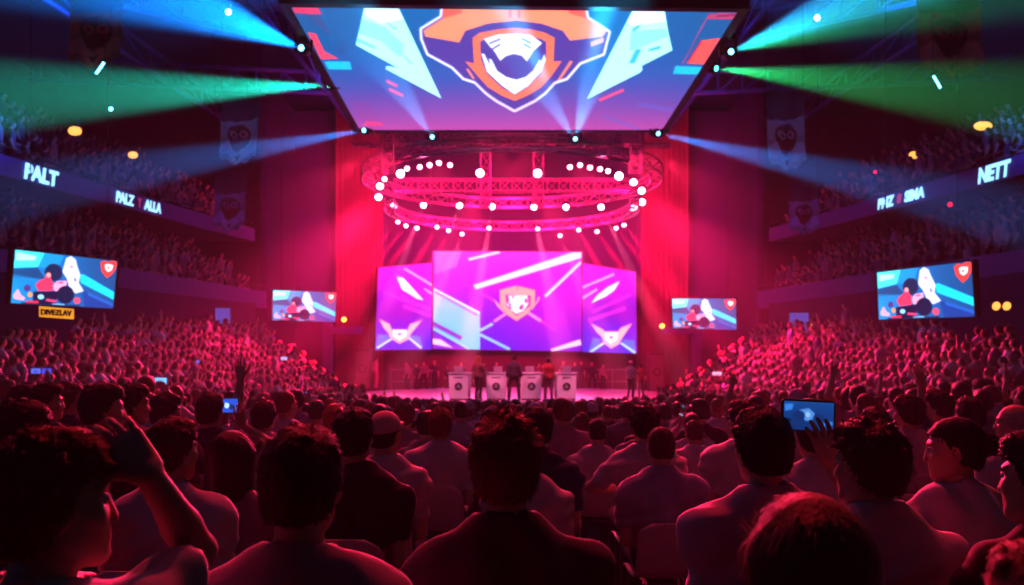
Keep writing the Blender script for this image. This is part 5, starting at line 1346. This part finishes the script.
hero(98, 383, 4.6, 'black-haired man in a dark shirt looking right, above the raised hand', hair='short', haircol=BLACK, shirt=DARK, head=(-52, 0, 0), seed=43, width=1.05)
hero(128, 383, 5.5, 'man in a light collared shirt looking right, beside the black-haired man', hair='short', haircol=BLACK, shirt=MAUVE, collar=0.02, head=(-48, 0, 0), seed=44)
hero(163, 393, 5.9, 'dark-haired spectator in a dark purple shirt above the white t-shirt', hair='short', haircol=BLACK, shirt=(0.08, 0.05, 0.1), head=(-35, 0, 0), seed=45)
hero(208, 393, 6.2, 'spectator filming the stage with a phone held up beside his head', hair='short', haircol=BLACK, shirt=NAVY, head=(-10, 0, 0), seed=46, armR=UP(242, 425, 6.35, hint=(1, -0.2, -1), d=(-0.2, 0, 1), show=False))
hero(262, 400, 6.5, 'bowl-haired spectator in white with the left arm stretched high', hair='short', haircol=BLACK, shirt=WHITE, seed=47, armL=UP(241, 374, 6.6, hint=(-0.6, -0.2, -0.6), d=(-0.1, 0.05, 1), n=(0.2, 1, 0), curl=8, lift=0.07))
hero(284, 391, 7.6, 'slim-necked man in white, head turned right, behind the bowl-haired spectator', det='mid', hair='crop', haircol=BROWN, shirt=WHITE, head=(-20, 0, 0), seed=48)
hero(334, 404, 7.0, 'curly red-lit hair between the man with protruding ears and the black t-shirt', det='mid', hair='wavy', haircol=AUBURN, shirt=MAUVE, seed=49)
hero(404, 402, 8.2, 'small dark head just right of the white baseball cap', det='mid', hair='wavy', haircol=BROWN, shirt=GREY, seed=50)
hero(316, 400, 9.2, 'small round dark head left of the curly red-lit hair', det='mid', hair='short', haircol=BLACK, shirt=MAUVE, seed=51)

# chairs for everyone near enough to be seen
chair0 = make_chair(); first = True
def put_chair(x, y, z, th, s, label, group=None):
    global first
    o = chair0 if first else dup(chair0); first = False
    off = Vector((0, -0.02, 0)); off.rotate(Euler((0, 0, th)))
    o.location = (x + off.x, y + off.y, z); o.rotation_euler = (0, 0, th); o.scale = (0.98 * s, 0.98 * s, s); tag(o, label, 'chair', group)
for (x, y, z, th, s, lb) in seats:
    put_chair(x, y, z, th, s, 'pale stacking chair under the ' + ' '.join(lb.replace(',', '').split()[:11]))

# ------------------------------------------------------------------ phones
def make_phone(w, h, label, loc, rot, screen_bg=None, art=None, gain=1.0, seed=0):
    t = empty('phone', loc); t.rotation_euler = rot
    mb = MB(); r = 0.012; pts = []
    for cx_, cz_, a0 in ((w/2-r, h/2-r, 0), (-w/2+r, h/2-r, 90), (-w/2+r, -h/2+r, 180), (w/2-r, -h/2+r, 270)):
        for k in range(5): a = R(a0 + k * 22.5); pts.append((cx_ + r * math.cos(a), cz_ + r * math.sin(a)))
    mb.prism(pts, -0.005, 0.005, Matrix.Rotation(R(90), 4, 'X')); mb.build('case', M['black'], t, bevel=0.002)
    nu, nv = 44, 26; uu = np.repeat(np.linspace(0, 1, nu), nv); vv = np.tile(np.linspace(0, 1, nv), nu)
    pos = np.stack([(uu - .5) * w * 0.93, np.full(uu.shape, -0.0065), (.5 - vv) * h * 0.88], 1)
    bg = screen_bg or (lambda a, b: np.ones(a.shape + (3,)) * np.array((40, 110, 200)))
    col = paint(uu, vv, bg, art or [], (1 / nu, 1 / nv)) * gain
    q = np.array([(i*nv+j, i*nv+j+1, (i+1)*nv+j+1, (i+1)*nv+j) for i in range(nu-1) for j in range(nv-1)])
    np_mesh('phone_screen', pos, q, M['screen'], t, True, col)
    mb = MB(); mb.box((w * 0.40, 0.006, h * 0.32), (0.018, 0.006, 0.018)); mb.build('camera_bump', M['black'], t)
    return tag(t, label, 'phone')
part_ = [((90, 150, 215), [(0.3, 0.3), (0.5, 0.22), (0.62, 0.4), (0.56, 0.72), (0.42, 0.66)]), ((20, 60, 120), disc(0.3, 0.5, 0.12, 0.18)), ((20, 60, 120), disc(0.7, 0.6, 0.12, 0.2)), ((60, 140, 215), [(0.02, 0.1), (0.2, 0.08), (0.16, 0.3), (0.02, 0.36)]), ((70, 140, 215), [(0.8, 0.7), (0.98, 0.66), (0.98, 0.8), (0.8, 0.84)]), ((150, 190, 230), disc(0.48, 0.45, 0.05, 0.1))]
pbg = lambda a, b: np.stack([np.interp(b, [0, 1], [22, 14]), np.interp(b, [0, 1], [82, 60]), np.interp(b, [0, 1], [150, 120])], -1)
make_phone(0.182, 0.106, 'large black phone with a dim blue picture, held above the crowd at the right', P(808, 416, 2.80), (R(-4), R(3), R(4)), pbg, part_)
make_phone(0.182, 0.118, 'phone with a blue picture held up at the left by a spectator in navy', P(227, 405.5, 6.4), (0, R(-1), 0), lambda a, b: np.ones(a.shape + (3,)) * np.array((35, 95, 205)), part_ + [((190, 220, 255), disc(0.5, 0.5, 0.12, 0.2)), ((150, 60, 120), disc(0.1, 0.6, 0.08, 0.2))], 1.1)
make_phone(0.105, 0.07, 'small blue-lit phone held up near the right edge', P(970.5, 409.5, 6.0), (0, 0, 0), lambda a, b: np.ones(a.shape + (3,)) * np.array((45, 125, 225)), None, 1.0)
small_phones = [(160, 381.5, 9.5, 0.17, 0.10, (130, 195, 250), 'bright phone screen among the left crowd, above the light collared shirt'), (36, 371, 15.5, 0.19, 0.11, (95, 120, 235), 'bluish phone screen among the crowd near the left edge, first of a pair'),
                (47, 371, 15.6, 0.19, 0.11, (70, 90, 215), 'darker bluish phone screen among the crowd near the left edge, second of a pair'), (196, 362, 25, 0.20, 0.13, (70, 130, 240), 'tiny blue phone screen in the left crowd, right of the bright one'),
                (284, 358.5, 31, 0.24, 0.14, (190, 200, 255), 'tiny white phone screen in the left stand near the stage'), (686, 408, 10.2, 0.12, 0.066, (120, 190, 255), 'upper of two glowing phones right of centre'),
                (684.5, 416.5, 8.6, 0.125, 0.065, (150, 225, 255), 'lower and brighter of two glowing phones right of centre'), (717, 373.5, 31, 0.36, 0.14, (255, 200, 235), 'phone-shaped glow put in for a pale light in the right stand near the stage'), (304, 394, 10.5, 0.08, 0.06, (150, 150, 255), 'tiny violet phone screen left of the stage in the floor crowd')]  # the pale one on the right is added for a patch of light
phone_spots = []
for (px, py, D, w, h, c, lb) in small_phones:
    make_phone(w, h, lb, P(px, py, D), (0, 0, 0), (lambda c: lambda a, b: np.ones(a.shape + (3,)) * np.array(c))(c), [(tuple(v * 0.8 for v in c), disc(0.5, 0.6, 0.3, 0.3))], 1.1)
    phone_spots.append((px, py, D))

# ------------------------------------------------------------------ rows farther down the floor: copied spectators
protos = []
def proto(det='lo', **sp):
    b, k = make_person(sp, det); hh = dict(crop=0.128, cap=0.142, tousled=0.150, wavy=0.150).get(sp.get('hair', 'short'), 0.143)
    protos.append([b, k['HC'].z + hh, False, k]); return len(protos) - 1
proto(hair='short', seed=61, head=(-4, 0, 0)); proto(hair='crop', seed=62, head=(8, 0, 0), width=1.06); proto(hair='wavy', seed=63, head=(3, 3, 0), lean=6)
proto(hair='long', seed=64, fem=True, width=0.86, head=(-6, 0, 0)); proto(hair='bob', seed=65, fem=True, width=0.87); proto(hair='short', seed=66, width=1.08, head=(14, 0, 0), armL=CLAP, armR=CLAP)
proto(hair='cap', seed=67, head=(-10, 0, 0)); proto(hair='tousled', seed=68, tilt=3, head=(-12, 2, 0))
p_phone = proto(hair='short', seed=69, armR=dict(w=(0.06, 0.36, 1.20), hint=(0.8, -0.3, -0.8), d=(-0.2, 0.1, 1), n=(-0.3, 1, 0), curl=25), armL=dict(w=(0.06, 0.36, 1.20), hint=(0.8, -0.3, -0.8), d=(-0.2, 0.1, 1), n=(-0.3, 1, 0), curl=25))
p_arm = proto(hair='short', seed=70, armL=dict(w=(0.24, 0.08, 1.46), hint=(0.8, -0.3, -0.2), d=(-0.1, 0.1, 1), n=(0, 1, 0), curl=10, lift=0.07))
SHIRTS = [(WHITE, 'a white shirt', 'white'), (WHITE, 'a white shirt', 'white'), (GREY, 'a grey shirt', 'grey'), (DARK, 'dark clothes', 'dark'), (MAUVE, 'a mauve shirt', 'mauve')]
def copy_person(pi, x, y, z, th, s, shirt, label, group=None):
    pr = protos[pi]
    b = pr[0] if not pr[2] else dup(pr[0]); pr[2] = True
    b.location = (x, y, z); b.rotation_euler = (0, 0, th); b.scale = (s,) * 3
    v = rnd.uniform(0.75, 1.15); recolor(b, tuple(c * v for c in shirt), rnd.choice([(0.03, 0.035, 0.06), (0.05, 0.04, 0.05), (0.10, 0.09, 0.12)]), rnd.choice([BLACK, BLACK, BROWN, BROWN, AUBURN]), tuple(c * rnd.uniform(0.7, 1.1) for c in (0.55, 0.36, 0.27)))
    tag(b, label, 'person', group); return b
n_ind = 0; floor_rest = []
# someone holds each of the small phones on the floor
for (px, py, D), (_, _, _, _, _, _, lb) in zip(phone_spots, small_phones):
    if D > 12.5: continue
    p = P(px, py, D); pr = protos[p_phone]; W = (Vector(pr[3]['arms'][0]['W']) + Vector(pr[3]['arms'][1]['W'])) / 2
    y = D - W.y - 0.03; fl = floor_z(p.x, y); s = max(0.8, min(1.3, (p.z - 0.02 - fl) / (W.z + 0.06)))
    copy_person(p_phone, p.x, y, p.z - 0.02 - (W.z + 0.06) * s, 0.0, s, rnd.choice([WHITE, GREY, DARK]), 'small spectator lifting the ' + lb.split(',')[0], None); placed.append((p.x, y)); n_ind += 1
cand = []
y = 7.9; r_ = 0
while y < 27.3:
    half = 512 / F * y + 0.3; half = min(half, 8.0)
    x = -half + (0.27 if r_ % 2 else 0)
    while x < half:
        xx = x + rnd.uniform(-0.07, 0.07); yy = y + rnd.uniform(-0.10, 0.10)
        inner = None
        for (a, b) in zip(LOW_IN, LOW_IN[1:]):
            if a[1] <= yy <= b[1]: inner = -(a[0] + (b[0] - a[0]) * (yy - a[1]) / (b[1] - a[1]))
        if inner and abs(xx) < inner - 0.9 and rnd.random() > 0.05 and all((xx - a) ** 2 + (yy - b) ** 2 > 0.30 for a, b in placed): cand.append((xx, yy))
        x += 0.56
    y += 0.92; r_ += 1
cand.sort(key=lambda c: c[1])
LIM = 300 - 42 - n_ind - 22
zones = lambda px: 'left' if px < 350 else ('right' if px > 670 else 'middle')
for i, (x, y) in enumerate(cand):
    th = math.atan2(x, 36 - y); fl = floor_z(x, y)
    if i < LIM:
        px = CX + F * x / y; zt = CZ - 0.05 - 0.058 * y + 0.05 * max(0, abs(x) - 1.2) + rnd.uniform(-0.10, 0.09); pi = rnd.choice([0, 0, 1, 1, 2, 2, 3, 4, 5, 6, 7, 0, 1, 7])
        if rnd.random() < 0.025 and not 350 < px < 690: pi = p_arm
        s = max(0.86, min(1.14, (zt - fl) / protos[pi][1])); sh = rnd.choice(SHIRTS); zn = zones(px)
        far = 'nearer' if y < 10.5 else 'farther'
        copy_person(pi, x, y, fl, th + rnd.uniform(-.12, .12), s, sh[0], f'small seated spectator in {sh[1]}, {far} rows at the {zn} of the floor', f'{sh[2]} spectators in {far} {zn} floor rows')
        if y < 12.2: put_chair(x, y, fl, th, s, f'pale chair mostly hidden behind a small spectator in the {zn} floor rows', f'half-hidden chairs in the {zn} floor rows')
    else: floor_rest.append((x, y, fl, th))
for pr in protos:
    if not pr[2]:
        for o in list(pr[0].children_recursive) + [pr[0]]: bpy.data.objects.remove(o)

# ------------------------------------------------------------------ the great mass of people in the stands and the front floor rows
def crowd_variant(sp, cut):
    k = skeleton(sp); hs = 0.034; HC = k['HC']
    ps = [q for a in k['arms'] for q in (a['S'], a['E'], a['W'])]
    lo = [min([p[i] for p in ps] + [(-0.26, -0.2, cut)[i]]) - 0.12 for i in range(3)]; hi = [max([p[i] for p in ps] + [(0.26, 0.3, HC.z + 0.16)[i]]) + 0.12 for i in range(3)]
    lo[2] = cut
    F_ = Field(lines(lo[0], hi[0], 0.058, [(HC.x - .13, HC.x + .13, hs)]), lines(lo[1], hi[1], 0.058, [(HC.y - .14, HC.y + .14, hs)]), lines(lo[2], hi[2], 0.058, [(HC.z - .15, HC.z + .15, hs)]))
    torso(F_, k, 0.022)
    for (h, kn, an) in k['legs']: F_.cone(h, kn, 0.09, 0.065, 0.03); F_.cone(kn, an, 0.06, 0.05, 0.02)
    for a in k['arms']: F_.cone(a['S'], a['E'], 0.062, 0.052, 0.02); F_.cone(a['E'], a['W'], 0.050, 0.042, 0.02); F_.cone(a['W'], a['W'] + a['d'] * 0.13, 0.045, 0.035, 0.02)
    HR = k['HR']; F_.cone(k['N'], HC + HR @ Vector((0, -0.02, -0.05)), 0.062, 0.06, 0.02); F_.ell(HC + Vector((0, 0, 0.012)), (0.088, 0.108, 0.125), HR, 0.02)
    F_.half((0, 0, cut + 0.03), (0, 0, -1))
    v, q = F_.mesh()
    hl = (v - np.array(HC)) @ np.array(HR)
    ishead = (np.linalg.norm(hl / np.array((0.13, 0.15, 0.17)), axis=1) < 1.0) & (v[:, 2] > HC.z - 0.15)
    hair = ishead & (hl[:, 2] > np.interp(hl[:, 1], *HAIRLINE))
    armd = np.full(len(v), 9.0)
    for a in k['arms']:
        e, w = np.array(a['E']), np.array(a['W'] + a['d'] * 0.13); t = np.clip(((v - e) @ (w - e)) / ((w - e) @ (w - e)), 0, 1); armd = np.minimum(armd, np.linalg.norm(v - e - t[:, None] * (w - e), axis=1))
    cls = np.zeros(len(v), dtype=int)           # 0 shirt, 1 skin, 2 hair, 3 trousers
    cls[v[:, 2] < k['hz'] + 0.03] = 3; cls[(armd < 0.075) & (v[:, 2] > k['hz'] - 0.1)] = 1; cls[ishead] = 1; cls[hair] = 2
    return v, q, cls, HC.z + 0.137
UPA = lambda w: dict(w=w, hint=(0.8, -0.3, -0.3), d=(-0.05, 0.1, 1), n=(0, 1, 0), curl=10, lift=0.06)
VAR = [crowd_variant(dict(head=(5, 0, 0)), 0.40), crowd_variant(dict(head=(-10, 0, 0), width=1.05, armL=CLAP, armR=CLAP), 0.40), crowd_variant(dict(pose='stand'), 0.55), crowd_variant(dict(pose='stand', width=0.92, head=(8, 0, 0)), 0.55),
       crowd_variant(dict(head=(0, -6, 0), armR=UPA((0.22, 0.12, 1.42)), armL=UPA((0.22, 0.12, 1.42))), 0.40), crowd_variant(dict(armR=UPA((0.24, 0.10, 1.44))), 0.40)]
spots = []                                  # x, y, z, heading, scale, variant
for (x, y, fl, th) in floor_rest: spots.append((x, y, fl, th, rnd.uniform(0.90, 1.04), rnd.choice([0, 0, 1, 0, 1, 5 if rnd.random() < 0.1 else 0])))
for (px, py, D) in phone_spots:
    if D > 12.5: p = P(px, py, D); spots.append((p.x, D - 0.13, p.z - 1.50, 0.0, 1.0, 4))
def face(x, y): return math.atan2(x, 36.5 - y) if y < 36 else math.atan2(x, 0.5)
for s in (1, -1):
    for r in range(NROW):
        z = 0.12 + RISE * r + 0.28; a0 = low_pt(0, r + 0.5); n = 74
        for i in range(n):
            t = 0.14 + 0.86 * (i + 0.5 + rnd.uniform(-.25, .25)) / n
            if rnd.random() < 0.05: continue
            if abs(t - 0.52) < 0.008: continue           # stair aisle
            if r > 4.6 + 4.4 * (along(LOW_IN, min(t, 1))[1] - 14) / 15: continue
            x, y = low_pt(min(t, 1), r + 0.45 + rnd.uniform(-.1, .1))
            spots.append((x * s, y, z, face(x * s, y) + rnd.uniform(-.3, .3), rnd.uniform(0.9, 1.06), rnd.choice([0, 0, 1, 1, 0, 4 if rnd.random() < 0.25 else 1, 5 if rnd.random() < 0.4 else 0, 2 if rnd.random() < 0.25 else 0])))
    for PL, z0, rows, t0, dens in ((MID, MD_Z0, 5, 0.18, 50), (UPP, UP_Z0, 6, 0.10, 56)):
        for r in range(rows):
            for i in range(dens):
                t = t0 + (0.97 - t0) * (i + 0.5 + rnd.uniform(-.3, .3)) / dens
                if rnd.random() < 0.14: continue
                x, y = along(PL, t); x -= 0.12 + 0.75 * r + 0.40
                spots.append((x * s, y, z0 + 0.15 + 0.42 * r, face(x * s, y) + rnd.uniform(-.4, .4), rnd.uniform(0.92, 1.06), rnd.choice([0, 0, 1, 2, 3, 2, 4 if rnd.random() < 0.2 else 0])))
    # people standing in the pit between the stand and the stage
    for i in range(70):
        y = rnd.uniform(28.5, 35.5); x = rnd.uniform(5.6 if y > 31 else 6.4, 7.0) 
        if (x / SA) ** 2 + ((y - SC.y) / SB) ** 2 < 1.12: continue
        spots.append((x * s, y, 0.0, face(x * s, y), rnd.uniform(0.85, 1.0), 2))
VS, QS, CS, off = [], [], [], 0
PALV = np.array([(0.55, 0.52, 0.58), (0.60, 0.50, 0.55), (0.30, 0.28, 0.36), (0.06, 0.06, 0.09), (0.20, 0.12, 0.18), (0.45, 0.35, 0.42), (0.12, 0.15, 0.30)])
for vi in range(len(VAR)):
    v, q, cls, top = VAR[vi]; S = np.array([s[:5] for s in spots if s[5] == vi])
    if not len(S): continue
    n = len(S); c, sn = np.cos(S[:, 3])[:, None], np.sin(S[:, 3])[:, None]; k = S[:, 4][:, None]
    X = (c * v[None, :, 0] - sn * v[None, :, 1]) * k + S[:, 0:1]; Y = (sn * v[None, :, 0] + c * v[None, :, 1]) * k + S[:, 1:2]; Z = v[None, :, 2] * k + S[:, 2:3]
    VS.append(np.stack([X, Y, Z], -1).reshape(-1, 3)); QS.append((q[None] + (off + np.arange(n) * len(v))[:, None, None]).reshape(-1, 4)); off += n * len(v)
    pal = np.stack([PALV[RNG.integers(0, len(PALV), n)] * RNG.uniform(0.4, 1.3, (n, 1)) * np.where(S[:, 2:3] > 4.6, 0.42, 1.0), np.array((0.55, 0.36, 0.27)) * RNG.uniform(0.6, 1.15, (n, 1)), np.array([(0.03, 0.02, 0.02), (0.09, 0.045, 0.03)])[RNG.integers(0, 2, n)], np.repeat(np.array([[0.05, 0.05, 0.08]]), n, 0)], 1)  # balcony shirts darkened, the dimness up there is put into their colour
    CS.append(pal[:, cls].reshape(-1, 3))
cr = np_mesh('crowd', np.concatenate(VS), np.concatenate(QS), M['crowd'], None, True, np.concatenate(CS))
tag(cr, 'dense red-lit crowd filling the side stands, balconies and front floor rows', 'crowd', None, 'stuff')
print('spots', len(spots), 'crowd verts', len(cr.data.vertices), 'floor cand', len(cand), 'individuals floor', min(len(cand), LIM))

# ------------------------------------------------------------------ haze, camera
w = bpy.data.worlds.new('haze'); bpy.context.scene.world = w; w.use_nodes = True
nt = w.node_tree; nt.nodes.clear(); out = nt.nodes.new('ShaderNodeOutputWorld')
bgn = nt.nodes.new('ShaderNodeBackground'); bgn.inputs['Color'].default_value = (0.002, 0.002, 0.006, 1); bgn.inputs['Strength'].default_value = 0.5
vs_ = nt.nodes.new('ShaderNodeVolumeScatter'); vs_.inputs['Density'].default_value = 0.0028; vs_.inputs['Anisotropy'].default_value = 0.25; vs_.inputs['Color'].default_value = (0.9, 0.9, 0.9, 1)
nt.links.new(bgn.outputs['Background'], out.inputs['Surface']); nt.links.new(vs_.outputs['Volume'], out.inputs['Volume'])
cam = bpy.data.cameras.new('camera'); co = bpy.data.objects.new('camera', cam); C.objects.link(co)
co.location = (0, 0, CZ); co.rotation_euler = (R(90), 0, 0)
cam.sensor_width = 36; cam.lens = F / 1024 * 36; cam.shift_y = (YH - 292.5) / 1024; cam.clip_end = 200
cam.dof.use_dof = True; cam.dof.focus_distance = 3.2; cam.dof.aperture_fstop = cam.lens / 1000 / 0.0085
sc_ = bpy.context.scene; sc_.camera = co
sc_.view_settings.view_transform = 'Standard'; sc_.view_settings.look = 'None'; sc_.view_settings.exposure = 0.30; sc_.view_settings.gamma = 0.80
cy = sc_.cycles; cy.max_bounces = 3; cy.diffuse_bounces = 1; cy.glossy_bounces = 2; cy.transmission_bounces = 1; cy.volume_bounces = 0; cy.transparent_max_bounces = 4
cy.use_denoising = True; cy.sample_clamp_direct = 20; cy.sample_clamp_indirect = 3; cy.caustics_reflective = False; cy.caustics_refractive = False
